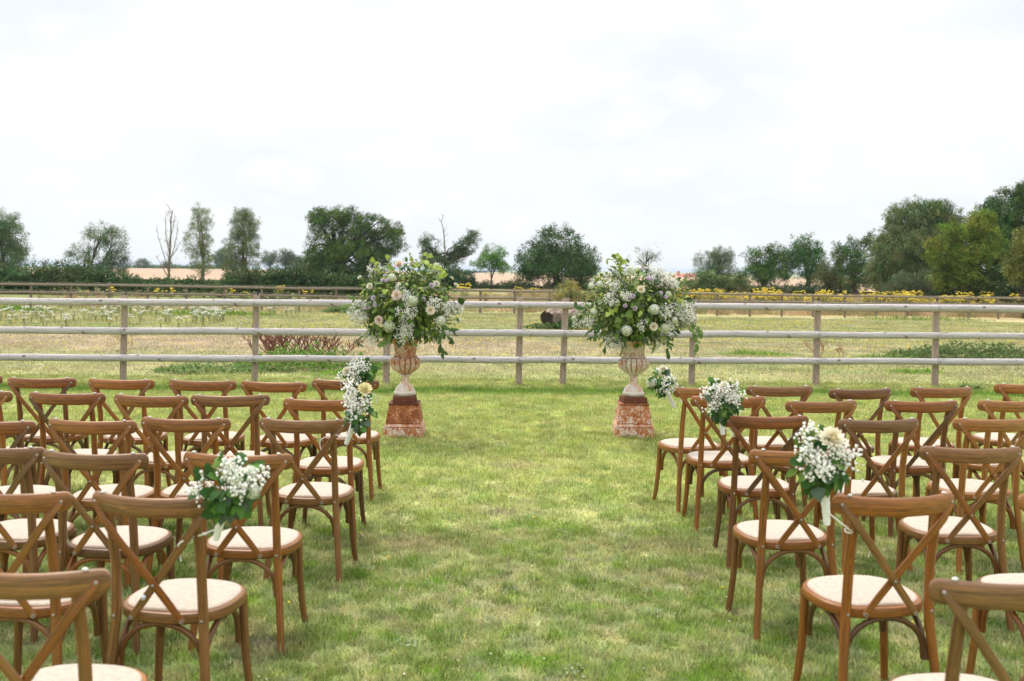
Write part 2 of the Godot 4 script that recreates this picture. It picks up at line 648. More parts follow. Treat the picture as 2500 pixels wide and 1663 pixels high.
func far_country() -> void:
	# ripe wheat beyond the trees, standing a little above the soil
	var mb := MB.new()
	var cols := 70
	var rows := 44
	for i in rows + 1:
		for k in cols + 1:
			var u := float(k) / cols
			var x0 := lerpf(-330.0, 330.0, u)
			var edge := lerpf(396.0, 242.0, smooth(-70.0, 40.0, x0))
			var d := lerpf(84.0, edge, pow(float(i) / rows, 1.6))
			var z := -d
			var s := 0.5 + 0.5 * nf.get_noise_2d(x0 * 0.06, z * 0.02)
			mb.col = Color(0.35, 0.255, 0.185).lerp(Color(0.41, 0.30, 0.22), s)
			mb.p(Vector3(x0, ground_y(x0, z) + 0.3, z))
	for i in rows:
		for k in cols:
			var b := i * (cols + 1) + k
			mb.quad(b, b + cols + 1, b + cols + 2, b + 1)
	tag(part("wheat_field", mb.mesh(), mats.earth, self), "", "", "", "structure")
	# the sea far out on the left
	var sea := PlaneMesh.new()
	sea.size = Vector2(5200, 6000)
	var m := mat("sea", lin(0.19, 0.27, 0.34), 0.55)
	var o := part("sea", sea, m, self, Transform3D(Basis(), Vector3(-2660, -2.0, -4000)))
	tag(o, "", "", "", "structure")
	# house with red roofs in the dip beyond the field
	var h := thing("house", "small far house with red tiled gable roofs beyond the wheat", "house", Vector3(52.5, -5.6, -300.0), 0.35)
	var walls := mat("render_wall", lin(0.5, 0.42, 0.36), 0.9)
	var tiles := mat("roof_tile", lin(0.50, 0.20, 0.15), 0.9)
	for w in [[-1.3, 0.0, 2.6, 2.0, 6.3], [1.9, -0.6, 1.7, 1.8, 6.5]]:
		var b := BoxMesh.new()
		b.size = Vector3(w[2] * 2, 4.6, w[3] * 2)
		part("wall", b, walls, h, Transform3D(Basis(), Vector3(w[0], 2.3, w[1])))
		var g := PrismMesh.new()
		g.size = Vector3(w[3] * 2 + 0.5, w[4] - 4.6, w[2] * 2 + 0.4)
		part("roof", g, tiles, h, Transform3D(Basis(Vector3.UP, PI / 2), Vector3(w[0], 4.6 + (w[4] - 4.6) / 2, w[1])))
	var ch := BoxMesh.new()
	ch.size = Vector3(0.6, 1.4, 0.6)
	part("chimney", ch, tiles, h, Transform3D(Basis(), Vector3(-2.8, 6.5, 0.3)))


# ---------------------------------------------------------------- trees
func clump(kind: String) -> Mesh:
	var key := "clump_" + kind
	if meshes.has(key):
		return meshes[key]
	var r := RandomNumberGenerator.new()
	r.seed = hash(key)
	var mb := MB.new()
	var spec = {"broad": [34, 0.36, 0.26, 0.0], "fine": [46, 0.30, 0.13, 0.25], "willow": [46, 0.46, 0.10, 0.75], "sparse": [16, 0.30, 0.16, 0.2], "bramble": [40, 0.34, 0.24, 0.3]}[kind]
	for i in spec[0]:
		var d := Vector3(r.randf_range(-1, 1), r.randf_range(-1, 1), r.randf_range(-1, 1))
		if d.length() > 1.0:
			d = d.normalized() * r.randf()
		var dir := (d + Vector3(r.randf_range(-1, 1), r.randf_range(-1, 1) - spec[3] * 2.0, r.randf_range(-1, 1)) * 0.9).normalized()
		var t := aim(d * 0.85, dir, Vector3(r.randf_range(-0.8, 0.8), 1, r.randf_range(-0.8, 0.8)))
		var l: float = spec[1] * r.randf_range(0.7, 1.3)
		var w: float = spec[2] * r.randf_range(0.7, 1.2) * 0.5
		var g := r.randf_range(0.75, 1.25)
		mb.col = Color(g, g, g)
		var a := mb.p(t * Vector3.ZERO, (t.basis.y + d * 0.8).normalized())
		var b := mb.p(t * Vector3(-w, 0.05, l * 0.5), (t.basis.y - t.basis.x * 0.4 + d * 0.8).normalized())
		var e := mb.p(t * Vector3(0, -0.04, l), (t.basis.y + d * 0.8).normalized())
		var f := mb.p(t * Vector3(w, 0.05, l * 0.5), (t.basis.y + t.basis.x * 0.4 + d * 0.8).normalized())
		mb.quad(a, b, e, f)
	meshes[key] = mb.mesh()
	return meshes[key]


func tree(called: String, label: String, category: String, base: Vector3, lobes: Array, kind: String, col: Color, clump_r: float, dens: float, trunk_r: float, group := "", bark := "bark", forks := 1, ground_fill := false) -> Node3D:
	base.y = ground_y(base.x, base.z)
	var o := thing(called, label, category, base, 0.0, group)
	# trunk(s) and limbs
	if trunk_r > 0.0:
		for f in forks:
			var big: Array = lobes[f % lobes.size()]
			var top := Vector3(big[0], big[1], big[2])
			var foot := Vector3((f - (forks - 1) * 0.5) * trunk_r * 2.5, -0.15, 0)
			var pts := []
			var rad := []
			for i in 7:
				var t := i / 6.0
				var q := foot.lerp(top, t)
				q.x = lerpf(foot.x, top.x, t * t) + rnd(-1, 1) * trunk_r * 0.5 * sin(t * PI)
				q.z += rnd(-1, 1) * trunk_r * 0.5
				pts.append(q)
				rad.append(Vector2.ONE * trunk_r * lerpf(1.25 if i == 0 else 1.0, 0.3, t) / sqrt(forks))
			var mb := MB.new()
			mb.sweep(pts, rad, 7, Vector3(0.1, 0, 1))
			part("trunk", mb.mesh(), mats[bark], o)
			for l in lobes:
				if forks > 1 and lobes.find(l) % forks != f:
					continue
				var lb := MB.new()
				var s: Vector3 = pts[2 + (lobes.find(l) % 3)]
				var goal := Vector3(l[0], l[1], l[2])
				for k in 5:
					var e := goal + Vector3(rnd(-1, 1) * l[3], rnd(-0.6, 1) * l[4], rnd(-1, 1) * l[5]) * 0.55
					var m1 := s.lerp(e, 0.4) + Vector3(rnd(-1, 1), rnd(0, 1), rnd(-1, 1)) * trunk_r * 1.5
					lb.sweep([s, m1, e], [Vector2.ONE * trunk_r * 0.3, Vector2.ONE * trunk_r * 0.17, Vector2.ONE * trunk_r * 0.05], 5, Vector3(0.13, 0.1, 1))
				part("limb", lb.mesh(), mats[bark], o)
	# crown
	var places := []
	var colors := []
	for l in lobes:
		var area := 12.5 * pow(l[3] * l[4] * l[5], 2.0 / 3.0)
		var count := int(dens * 4.2 * area / (PI * clump_r * clump_r))
		for i in count:
			var d := Vector3(rng.randfn(), rng.randfn(), rng.randfn()).normalized()
			var rr := pow(rng.randf(), 0.28)
			rr *= 1.0 + 0.42 * nf.get_noise_3d(d.x * 1.3 + base.x + l[0], d.y * 1.3 + l[1], d.z * 1.3 + l[2])
			var at := Vector3(l[0] + d.x * l[3] * rr, l[1] + d.y * l[4] * rr, l[2] + d.z * l[5] * rr)
			if ground_fill:
				at.y = lerpf(0.0, l[1] + absf(d.y) * l[4] * rr, pow(rng.randf(), 0.6))
			at += Vector3(rnd(-1, 1), rnd(-1, 1), rnd(-1, 1)) * clump_r * 0.5
			var hole := nf.get_noise_3d((at.x + base.x) / (clump_r * 7.0), at.y / (clump_r * 6.0), (at.z + base.z) / (clump_r * 7.0))
			if dens < 1.04 and hole < -0.16 - 0.30 * (dens - 0.6) and not ground_fill:
				continue
			if at.y < 0.05:
				continue
			var sc := clump_r * rnd(0.6, 1.15) * (1.0 if rr < 0.93 else 0.7)
			places.append(Transform3D(any_turn().scaled(Vector3.ONE * sc) if kind != "willow" else Basis(Vector3.UP, rnd(0, TAU)).scaled(Vector3.ONE * sc), at))
			var g := rnd(0.75, 1.3) * (1.0 + 0.5 * hole)
			var yel := 1.0 + 0.13 * rng.randfn() + 0.28 * nz.get_noise_3d((at.x + base.x) * 0.45, at.y * 0.6, at.z * 0.45)
			colors.append(Color(col.r * g * yel * 1.62, col.g * g * 1.78, col.b * g * 1.45))
	scatter("crown", clump(kind), mats.crown, places, colors, o)
	return o


func trees() -> void:
	tree("willow_tree", "grey-green tree cut off by the far left edge of the view", "tree", Vector3(-38.30, 0, -75.0), [[-0.69, 3.01, -0.95, 1.90, 2.03, 1.90], [0.86, 1.88, -0.20, 1.18, 1.37, 1.18], [0.08, 4.16, 0.20, 1.18, 1.24, 1.18], [0.22, 0.40, 0.59, 1.96, 1.15, 1.18]], "fine", Color(0.085, 0.115, 0.055), 0.42, 0.95, 0.22, "trees beyond the paddock", "bark", 2, false)
	tree("willow_tree", "loose many-stemmed tree rising from the hedge, second tree from the left", "tree", Vector3(-31.53, 0, -75.0), [[-0.91, 2.16, -0.49, 1.24, 0.98, 0.98], [0.52, 3.75, -0.14, 1.37, 0.85, 0.85], [1.70, 2.84, 0.15, 0.92, 1.37, 0.92], [0.21, 1.39, 0.61, 2.03, 0.85, 1.22], [1.52, 1.47, -0.31, 1.11, 0.92, 0.92]], "fine", Color(0.075, 0.105, 0.045), 0.36, 0.75, 0.20, "trees beyond the paddock", "bark", 4, false)
	var thin := tree("thin_tree", "nearly bare slender tree between the loose tree and the birches", "tree", Vector3(-27.59, 0, -80.0), [[-0.04, 3.97, -0.38, 0.77, 1.68, 0.77], [0.12, 1.88, -0.09, 0.56, 0.91, 0.56]], "sparse", Color(0.200, 0.180, 0.100), 0.22, 0.16, 0.05, "trees beyond the paddock", "pale_bark", 1, false)
	bare_branch(thin, [Vector3(-0.00, -0.04, -0.00), Vector3(-0.02, 1.88, -0.15), Vector3(0.03, 3.97, -0.30), Vector3(-0.02, 5.20, -0.45), Vector3(0.07, 6.00, -0.60)], 0.10, mats.pale_bark, 14)
	bare_branch(thin, [Vector3(-0.01, 0.83, 0.00), Vector3(-0.37, 2.22, 0.00), Vector3(-0.88, 3.79, 0.00), Vector3(-1.03, 4.66, 0.00)], 0.04, mats.pale_bark, 14)
	bare_branch(thin, [Vector3(-0.02, 1.53, 0.00), Vector3(0.46, 2.93, 0.15), Vector3(0.76, 4.16, 0.30), Vector3(0.82, 4.96, 0.45)], 0.04, mats.pale_bark, 14)
	bare_branch(thin, [Vector3(0.01, 2.58, -0.00), Vector3(-0.32, 3.97, -0.15), Vector3(-0.41, 5.37, -0.30), Vector3(-0.24, 5.79, -0.45)], 0.04, mats.pale_bark, 14)
	bare_branch(thin, [Vector3(-0.00, 3.27, 0.00), Vector3(0.30, 4.50, 0.00), Vector3(0.46, 5.44, 0.00)], 0.04, mats.pale_bark, 14)
	bare_branch(thin, [Vector3(-0.01, 0.48, 0.00), Vector3(-0.51, 1.45, 0.15), Vector3(-0.93, 2.22, 0.30)], 0.04, mats.pale_bark, 14)
	bare_branch(thin, [Vector3(0.01, 1.88, -0.00), Vector3(0.53, 2.76, -0.15), Vector3(0.80, 3.35, -0.30)], 0.04, mats.pale_bark, 14)
	tree("birch_tree", "slender pale green tree with a visible stem beside the bare tree", "tree", Vector3(-24.86, 0, -80.0), [[-0.30, 5.14, -0.49, 0.98, 1.19, 0.98], [-0.53, 3.46, -0.20, 1.19, 1.47, 1.19], [-0.02, 1.86, 0.17, 1.05, 1.19, 1.05], [-0.34, 6.04, 0.24, 0.49, 0.56, 0.49]], "fine", Color(0.135, 0.150, 0.060), 0.30, 0.62, 0.15, "trees beyond the paddock", "pale_bark", 1, false)
	tree("birch_tree", "dense upright grey-green tree left of the big oak", "tree", Vector3(-21.58, 0, -80.0), [[-0.19, 4.78, -0.59, 1.19, 1.26, 1.19], [-0.14, 2.96, -0.24, 1.47, 1.68, 1.47], [-0.15, 1.22, 0.20, 1.61, 1.19, 1.19], [0.01, 5.62, 0.28, 0.63, 0.56, 0.56]], "fine", Color(0.100, 0.125, 0.050), 0.34, 0.95, 0.16, "trees beyond the paddock", "pale_bark", 2, false)
	tree("oak_tree", "big dark oak with one broad ragged crown left of the left urn", "tree", Vector3(-14.95, 0, -85.0), [[-0.61, 5.11, -0.74, 2.00, 1.48, 1.48], [0.87, 5.87, -0.15, 1.34, 0.89, 0.89], [-1.14, 2.95, 0.26, 1.78, 1.56, 1.56], [1.09, 2.53, 0.74, 2.45, 1.48, 1.48], [-0.49, 0.95, -0.55, 2.75, 1.04, 1.65], [-2.13, 1.38, 0.00, 1.26, 1.26, 1.26], [-1.55, 5.84, 0.27, 1.04, 0.82, 0.82], [4.22, 3.97, -0.74, 1.48, 1.63, 1.48], [2.94, 2.33, -0.27, 1.63, 1.63, 1.63], [3.02, 5.22, 0.16, 1.48, 0.96, 0.96], [4.88, 4.72, 0.37, 0.82, 0.74, 0.74], [2.77, 0.84, -0.34, 1.71, 0.89, 1.02], [2.00, 4.21, 0.00, 1.48, 1.26, 1.26]], "broad", Color(0.060, 0.096, 0.026), 0.38, 0.97, 0.42, "trees beyond the paddock", "bark", 1, false)
	var stag := tree("stag_oak_tree", "stag-headed oak with a dead bare leader above its crown", "tree", Vector3(-5.49, 0, -85.0), [[-1.71, 3.56, -0.45, 1.19, 0.89, 0.89], [1.52, 3.59, -0.12, 0.96, 0.74, 0.74], [-0.58, 2.09, 0.22, 2.15, 0.96, 1.29], [-1.05, 0.97, 0.49, 1.63, 0.74, 0.98], [2.11, 4.38, -0.17, 0.59, 0.52, 0.52], [0.79, 2.88, 0.00, 0.82, 0.59, 0.59]], "broad", Color(0.060, 0.088, 0.040), 0.34, 0.85, 0.34, "trees beyond the paddock", "bark", 1, false)
	bare_branch(stag, [Vector3(-0.10, 2.32, 0.40), Vector3(-0.26, 3.43, 0.50), Vector3(-0.30, 4.35, 0.60), Vector3(-0.39, 5.10, 0.70), Vector3(-0.54, 5.65, 0.80), Vector3(-0.36, 6.14, 0.90)], 0.075, mats.pale_bark, 7)
	bare_branch(stag, [Vector3(-0.02, 1.87, 0.50), Vector3(0.53, 2.40, 0.50), Vector3(1.16, 2.63, 0.50), Vector3(1.83, 2.78, 0.50), Vector3(2.42, 3.27, 0.50)], 0.11, mats.bark, 3)
	tree("young_tree", "small bright green airy tree between the stag-headed oak and the round oak", "tree", Vector3(-1.54, 0, -75.0), [[0.04, 2.89, -0.33, 1.11, 0.52, 0.67], [-0.44, 2.10, -0.13, 1.31, 0.46, 0.79], [0.61, 1.79, 0.11, 1.11, 0.46, 0.67], [0.01, 2.30, 0.33, 0.98, 0.65, 0.65]], "broad", Color(0.070, 0.130, 0.028), 0.30, 0.70, 0.07, "trees beyond the paddock", "bark", 1, false)
	tree("oak_tree", "round evenly domed dark oak between the two urns", "tree", Vector3(3.66, 0, -80.0), [[-0.07, 3.84, -0.70, 2.03, 1.40, 1.40], [-1.52, 2.42, -0.26, 1.89, 1.54, 1.54], [1.55, 2.32, 0.26, 1.89, 1.54, 1.54], [0.02, 2.02, 0.90, 3.00, 1.26, 1.80], [-2.39, 1.37, -0.26, 1.26, 0.77, 0.77], [2.33, 1.42, 0.00, 1.19, 0.77, 0.77]], "broad", Color(0.044, 0.080, 0.030), 0.38, 1.00, 0.36, "trees beyond the paddock", "bark", 1, false)
	tree("young_tree", "thin pale tree showing above the right flower arrangement", "tree", Vector3(16.23, 0, -120.0), [[0.16, 4.16, -0.47, 1.57, 0.94, 0.94], [-0.56, 3.10, -0.16, 1.57, 0.84, 0.94], [1.01, 3.54, 0.12, 0.94, 0.73, 0.73]], "sparse", Color(0.110, 0.130, 0.085), 0.42, 0.55, 0.20, "trees beyond the paddock", "bark", 1, false)
	tree("willow_tree", "grey-green tree above the bramble bank right of the right urn", "tree", Vector3(18.75, 0, -92.0), [[-0.02, 2.73, -0.58, 1.93, 1.12, 1.16], [0.77, 3.30, -0.13, 1.20, 0.80, 0.80], [-0.62, 1.80, 0.16, 1.61, 0.88, 0.96], [0.91, 1.78, 0.48, 1.61, 0.88, 0.96]], "fine", Color(0.085, 0.112, 0.058), 0.36, 0.80, 0.22, "trees beyond the paddock", "bark", 3, false)
	tree("oak_tree", "dark oak forming the left half of the pair on the right", "tree", Vector3(20.21, 0, -80.0), [[-0.13, 2.74, -0.59, 1.40, 1.19, 1.19], [1.20, 2.82, -0.20, 1.19, 1.33, 1.19], [-0.67, 1.68, 0.14, 1.12, 0.84, 0.84], [0.62, 1.63, 0.50, 1.68, 0.77, 1.01]], "broad", Color(0.052, 0.092, 0.026), 0.36, 0.95, 0.26, "trees beyond the paddock", "bark", 1, false)
	tree("oak_tree", "dark oak with see-through base forming the right half of the pair", "tree", Vector3(23.88, 0, -80.0), [[-0.03, 3.75, -0.56, 1.40, 1.12, 1.12], [0.33, 2.60, -0.20, 1.26, 1.19, 1.19], [-1.00, 3.07, 0.15, 0.91, 1.05, 0.91], [-0.15, 1.82, 0.42, 1.40, 0.77, 0.84]], "broad", Color(0.050, 0.096, 0.030), 0.36, 0.85, 0.26, "trees beyond the paddock", "bark", 1, false)
	tree("scrub_tree", "low brownish-green rounded tree right of the oak pair", "tree", Vector3(24.22, 0, -75.0), [[-0.01, 1.92, -0.49, 1.18, 0.98, 0.98], [-0.60, 1.45, -0.12, 0.79, 0.72, 0.72], [0.55, 1.46, 0.14, 0.92, 0.85, 0.85]], "fine", Color(0.085, 0.098, 0.045), 0.32, 1.00, 0.20, "trees beyond the paddock", "bark", 3, false)
	tree("scrub_tree", "dark green tree at the foot of the big willow", "tree", Vector3(24.82, 0, -72.0), [[-0.09, 3.13, -0.66, 1.32, 1.32, 1.32], [0.31, 1.69, -0.18, 1.32, 1.07, 1.07], [0.91, 4.02, 0.10, 0.69, 0.63, 0.63]], "broad", Color(0.050, 0.085, 0.030), 0.34, 1.00, 0.22, "trees beyond the paddock", "bark", 1, false)
	tree("willow_tree", "large grey-green willow with a smooth domed crown on the right", "tree", Vector3(24.73, 0, -62.0), [[0.50, 5.16, -0.65, 1.84, 1.30, 1.30], [2.40, 4.86, -0.21, 1.24, 1.30, 1.24], [-0.84, 3.25, 0.28, 1.68, 1.68, 1.68], [0.74, 2.89, 0.89, 1.95, 1.79, 1.79], [-1.42, 1.79, -0.34, 1.08, 1.03, 1.03], [1.52, 5.93, 0.00, 1.14, 0.60, 0.68]], "willow", Color(0.118, 0.145, 0.066), 0.36, 1.40, 0.36, "trees beyond the paddock", "bark", 2, false)
	tree("beech_tree", "yellow-green tree in front of the tall dark tree on the right", "tree", Vector3(23.13, 0, -50.0), [[-0.64, 3.58, -0.28, 0.87, 0.57, 0.57], [0.23, 4.11, -0.10, 0.96, 0.52, 0.58], [-1.50, 2.74, 0.10, 0.96, 0.48, 0.58], [-0.19, 2.86, 0.33, 1.09, 0.57, 0.65], [-1.27, 2.04, -0.16, 0.79, 0.44, 0.47], [-1.94, 3.35, 0.00, 0.48, 0.31, 0.31], [-0.51, 1.92, 0.19, 0.87, 0.57, 0.57], [0.49, 4.72, -0.22, 0.74, 0.39, 0.45], [-1.08, 4.16, -0.05, 0.48, 0.31, 0.31], [0.78, 3.42, 0.12, 0.74, 0.74, 0.74], [-1.60, 1.47, 0.20, 0.61, 0.39, 0.39], [0.04, 1.34, -0.20, 1.00, 0.48, 0.60]], "broad", Color(0.125, 0.155, 0.032), 0.24, 1.10, 0.20, "trees beyond the paddock", "bark", 1, false)
	tree("oak_tree", "tall dark green tree filling the right end of the tree line", "tree", Vector3(27.15, 0, -54.0), [[-0.04, 5.19, -0.71, 1.41, 1.41, 1.41], [-0.97, 3.93, -0.24, 1.41, 1.60, 1.41], [-0.72, 2.35, 0.22, 1.70, 1.32, 1.32], [0.98, 6.24, 0.52, 1.08, 1.04, 1.04], [-1.94, 1.56, -0.28, 1.23, 0.85, 0.85], [1.63, 3.60, 0.00, 1.41, 2.12, 1.41], [2.19, 5.49, 0.39, 1.18, 1.41, 1.18]], "broad", Color(0.048, 0.085, 0.026), 0.30, 1.10, 0.36, "trees beyond the paddock", "bark", 1, false)
	tree("oak_tree", "brownish-green bush-like tree at the right edge of the view", "tree", Vector3(21.70, 0, -42.0), [[-0.19, 2.22, -0.31, 0.62, 0.77, 0.62], [0.16, 3.14, -0.10, 0.62, 0.73, 0.62], [0.51, 2.08, 0.12, 0.73, 0.73, 0.73]], "broad", Color(0.120, 0.125, 0.040), 0.24, 1.10, 0.20, "trees beyond the paddock", "bark", 1, false)
	tree("willow_shrub", "feathery grey-green shrub at the foot of the large willow", "shrub", Vector3(22.53, 0, -56.0), [[-0.20, 1.35, -0.42, 1.03, 0.83, 0.83], [0.85, 1.31, -0.15, 1.03, 0.88, 0.88], [-0.98, 0.98, 0.09, 0.83, 0.54, 0.54]], "willow", Color(0.100, 0.125, 0.075), 0.28, 1.20, 0.05, "bushes and hedges along the far field edge", "bark", 1, true)
	tree("bramble_bank", "mounded bramble bank below the grey-green tree on the right", "shrub", Vector3(13.31, 0, -66.0), [[-1.21, 0.93, -0.32, 0.92, 0.63, 0.63], [-0.00, 1.17, -0.13, 1.27, 0.81, 0.81], [1.44, 1.07, 0.12, 1.04, 0.75, 0.75], [-0.58, 1.34, 0.29, 0.75, 0.58, 0.58]], "bramble", Color(0.085, 0.115, 0.050), 0.30, 1.00, 0.00, "bushes and hedges along the far field edge", "bark", 1, true)
	tree("hedge", "high mounded hedge section at the far left under the first trees", "hedge", Vector3(-24.40, 0, -50.0), [[-0.00, 0.81, -0.39, 1.31, 0.74, 0.79], [1.52, 0.96, -0.13, 1.09, 0.79, 0.79], [-1.10, 0.80, 0.15, 1.31, 0.87, 0.87], [2.66, 1.01, 0.33, 0.87, 0.65, 0.65]], "bramble", Color(0.062, 0.090, 0.042), 0.30, 1.10, 0.00, "bushes and hedges along the far field edge", "bark", 1, true)
	tree("hedge", "hedge section under the loose many-stemmed tree", "hedge", Vector3(-20.80, 0, -50.0), [[-0.00, 0.87, -0.33, 0.96, 0.65, 0.65], [1.09, 0.71, -0.08, 0.83, 0.48, 0.50], [1.96, 0.63, 0.07, 0.74, 0.39, 0.45]], "bramble", Color(0.055, 0.082, 0.038), 0.30, 1.10, 0.00, "bushes and hedges along the far field edge", "bark", 1, true)
	tree("hedge", "low hedge section under the bare tree and the first birch", "hedge", Vector3(-17.96, 0, -50.0), [[-0.00, 0.58, -0.24, 0.79, 0.35, 0.47], [1.09, 0.61, -0.08, 0.83, 0.39, 0.50], [2.18, 0.60, 0.08, 0.83, 0.37, 0.50], [3.16, 0.61, 0.20, 0.65, 0.39, 0.39]], "bramble", Color(0.060, 0.085, 0.038), 0.30, 1.10, 0.00, "bushes and hedges along the far field edge", "bark", 1, true)
	tree("hedge", "tall dark hedge section between the birches and the big oak", "hedge", Vector3(-13.92, 0, -50.0), [[-0.00, 0.82, -0.31, 0.79, 0.61, 0.61], [1.09, 0.88, -0.12, 0.92, 0.70, 0.70], [2.18, 1.06, 0.14, 0.87, 0.83, 0.83], [3.16, 1.03, 0.39, 0.87, 0.79, 0.79]], "bramble", Color(0.045, 0.070, 0.032), 0.30, 1.10, 0.00, "bushes and hedges along the far field edge", "bark", 1, true)
	tree("hedge", "dark undergrowth beneath the big oak", "hedge", Vector3(-9.78, 0, -50.0), [[-0.00, 0.85, -0.33, 1.09, 0.61, 0.65], [1.31, 0.82, -0.11, 1.13, 0.57, 0.68], [2.62, 0.84, 0.10, 1.00, 0.57, 0.60]], "bramble", Color(0.042, 0.066, 0.026), 0.30, 1.10, 0.00, "bushes and hedges along the far field edge", "bark", 1, true)
	tree("hedge", "dark bushes below the stag-headed oak behind the left flower arrangement", "hedge", Vector3(-5.50, 0, -75.0), [[-1.48, 0.84, -0.39, 1.31, 0.79, 0.79], [0.16, 0.93, -0.15, 1.44, 0.92, 0.92], [1.70, 0.94, 0.15, 1.18, 0.92, 0.92]], "bramble", Color(0.045, 0.072, 0.034), 0.34, 1.00, 0.00, "bushes and hedges along the far field edge", "bark", 1, true)
	tree("hedge", "low thin hedge below the small bright tree and the round oak", "hedge", Vector3(1.14, 0, -82.0), [[-3.58, 0.41, -0.43, 1.43, 0.32, 0.86], [-0.72, 0.44, -0.18, 1.79, 0.32, 1.07], [2.50, 0.43, 0.18, 1.79, 0.36, 1.07], [5.01, 0.46, 0.43, 1.43, 0.43, 0.86]], "bramble", Color(0.050, 0.075, 0.036), 0.30, 0.80, 0.00, "bushes and hedges along the far field edge", "bark", 1, true)
	tree("hedge", "thin dark hedge below the oak pair on the right", "hedge", Vector3(21.17, 0, -78.0), [[-2.04, 0.67, -0.41, 1.36, 0.34, 0.82], [0.00, 0.63, -0.15, 1.50, 0.31, 0.90], [2.04, 0.65, 0.15, 1.50, 0.34, 0.90], [4.26, 0.74, 0.51, 1.70, 0.48, 1.02]], "bramble", Color(0.045, 0.070, 0.032), 0.30, 0.90, 0.00, "bushes and hedges along the far field edge", "bark", 1, true)
	tree("hedge", "deep green undergrowth below the tall dark trees at the right", "hedge", Vector3(23.39, 0, -50.0), [[-1.31, 1.04, -0.30, 1.00, 0.52, 0.60], [0.22, 1.10, -0.12, 1.18, 0.61, 0.71], [1.75, 1.08, 0.12, 1.22, 0.65, 0.73], [3.28, 1.09, 0.37, 1.09, 0.74, 0.74]], "bramble", Color(0.035, 0.058, 0.024), 0.28, 1.20, 0.00, "bushes and hedges along the far field edge", "bark", 1, true)
	tree("golden_shrub", "upright yellow-green shrub behind the fallen log", "shrub", Vector3(1.75, 0, -30.0), [[-0.02, 1.04, -0.13, 0.45, 0.26, 0.27], [-0.35, 0.90, -0.03, 0.34, 0.18, 0.20], [0.37, 0.88, 0.04, 0.37, 0.18, 0.22], [-0.00, 1.26, 0.07, 0.16, 0.13, 0.13]], "fine", Color(0.220, 0.180, 0.075), 0.13, 0.75, 0.03, "", "bark", 4, false)
	tree("distant_tree", "small distant rounded tree left of the bare tree", "tree", Vector3(-140.66, 0, -380.0), [[-0.42, 2.04, -0.85, 2.82, 1.49, 1.69]], "broad", Color(0.075, 0.105, 0.060), 1.00, 1.10, 0.30, "distant trees on the horizon", "bark", 1, false)
	tree("distant_tree", "tiny distant tree seen behind the bare tree", "tree", Vector3(-132.03, 0, -380.0), [[0.24, 1.97, -0.60, 1.99, 1.16, 1.19]], "broad", Color(0.075, 0.105, 0.060), 1.00, 1.10, 0.30, "distant trees on the horizon", "bark", 1, false)
	tree("distant_tree", "distant tree showing behind the dense birch", "tree", Vector3(-72.68, 0, -250.0), [[0.14, 3.91, -0.98, 1.96, 2.18, 1.96], [-0.83, 2.81, -0.25, 1.96, 1.53, 1.53]], "broad", Color(0.075, 0.105, 0.060), 1.00, 1.10, 0.30, "distant trees on the horizon", "bark", 1, false)
	tree("distant_tree", "pale distant oak left of the pair between birch and oak", "tree", Vector3(-63.33, 0, -260.0), [[-0.31, 3.68, -0.91, 2.27, 1.82, 1.82]], "broad", Color(0.075, 0.105, 0.060), 1.00, 1.10, 0.30, "distant trees on the horizon", "bark", 1, false)
	tree("distant_tree", "pale distant oak right of the pair between birch and oak", "tree", Vector3(-59.36, 0, -260.0), [[0.04, 3.73, -1.02, 2.50, 2.04, 2.04], [3.00, 2.62, -0.30, 2.27, 1.82, 1.82]], "broad", Color(0.075, 0.105, 0.060), 1.00, 1.10, 0.30, "distant trees on the horizon", "bark", 1, false)
	tree("hedge", "long low distant hedge line beyond the wheat on the left", "hedge", Vector3(-128.23, 0, -385.0), [[-17.72, 0.33, -1.31, 4.37, 0.84, 2.62], [-14.02, 0.37, -0.44, 4.37, 0.84, 2.62], [-10.33, 0.41, 0.44, 4.37, 0.84, 2.62], [-6.63, 0.45, 1.31, 4.37, 0.84, 2.62], [-2.93, 0.49, -0.87, 4.37, 0.84, 2.62], [0.76, 0.53, 0.00, 4.37, 0.84, 2.62], [4.46, 0.57, 0.87, 4.37, 0.84, 2.62], [8.16, 0.60, -1.31, 4.37, 0.84, 2.62], [11.86, 0.64, -0.44, 4.37, 0.84, 2.62], [15.55, 0.68, 0.44, 4.37, 0.84, 2.62]], "bramble", Color(0.080, 0.120, 0.050), 1.10, 0.90, 0.00, "distant trees on the horizon", "bark", 1, true)
	tree("hedge", "dark distant trees beside the red roofed house", "hedge", Vector3(52.85, 0, -330.0), [[-3.64, 0.61, -0.86, 2.88, 1.01, 1.73], [-0.04, 0.79, -0.26, 2.59, 1.01, 1.56], [8.60, 1.03, 0.29, 2.88, 1.30, 1.73], [12.20, 0.78, 0.95, 3.17, 1.30, 1.90]], "bramble", Color(0.075, 0.100, 0.060), 1.20, 1.00, 0.00, "distant trees on the horizon", "bark", 1, true)
	# dead leader standing out of the stag-headed oak, bare twigs on the thin tree
	pass


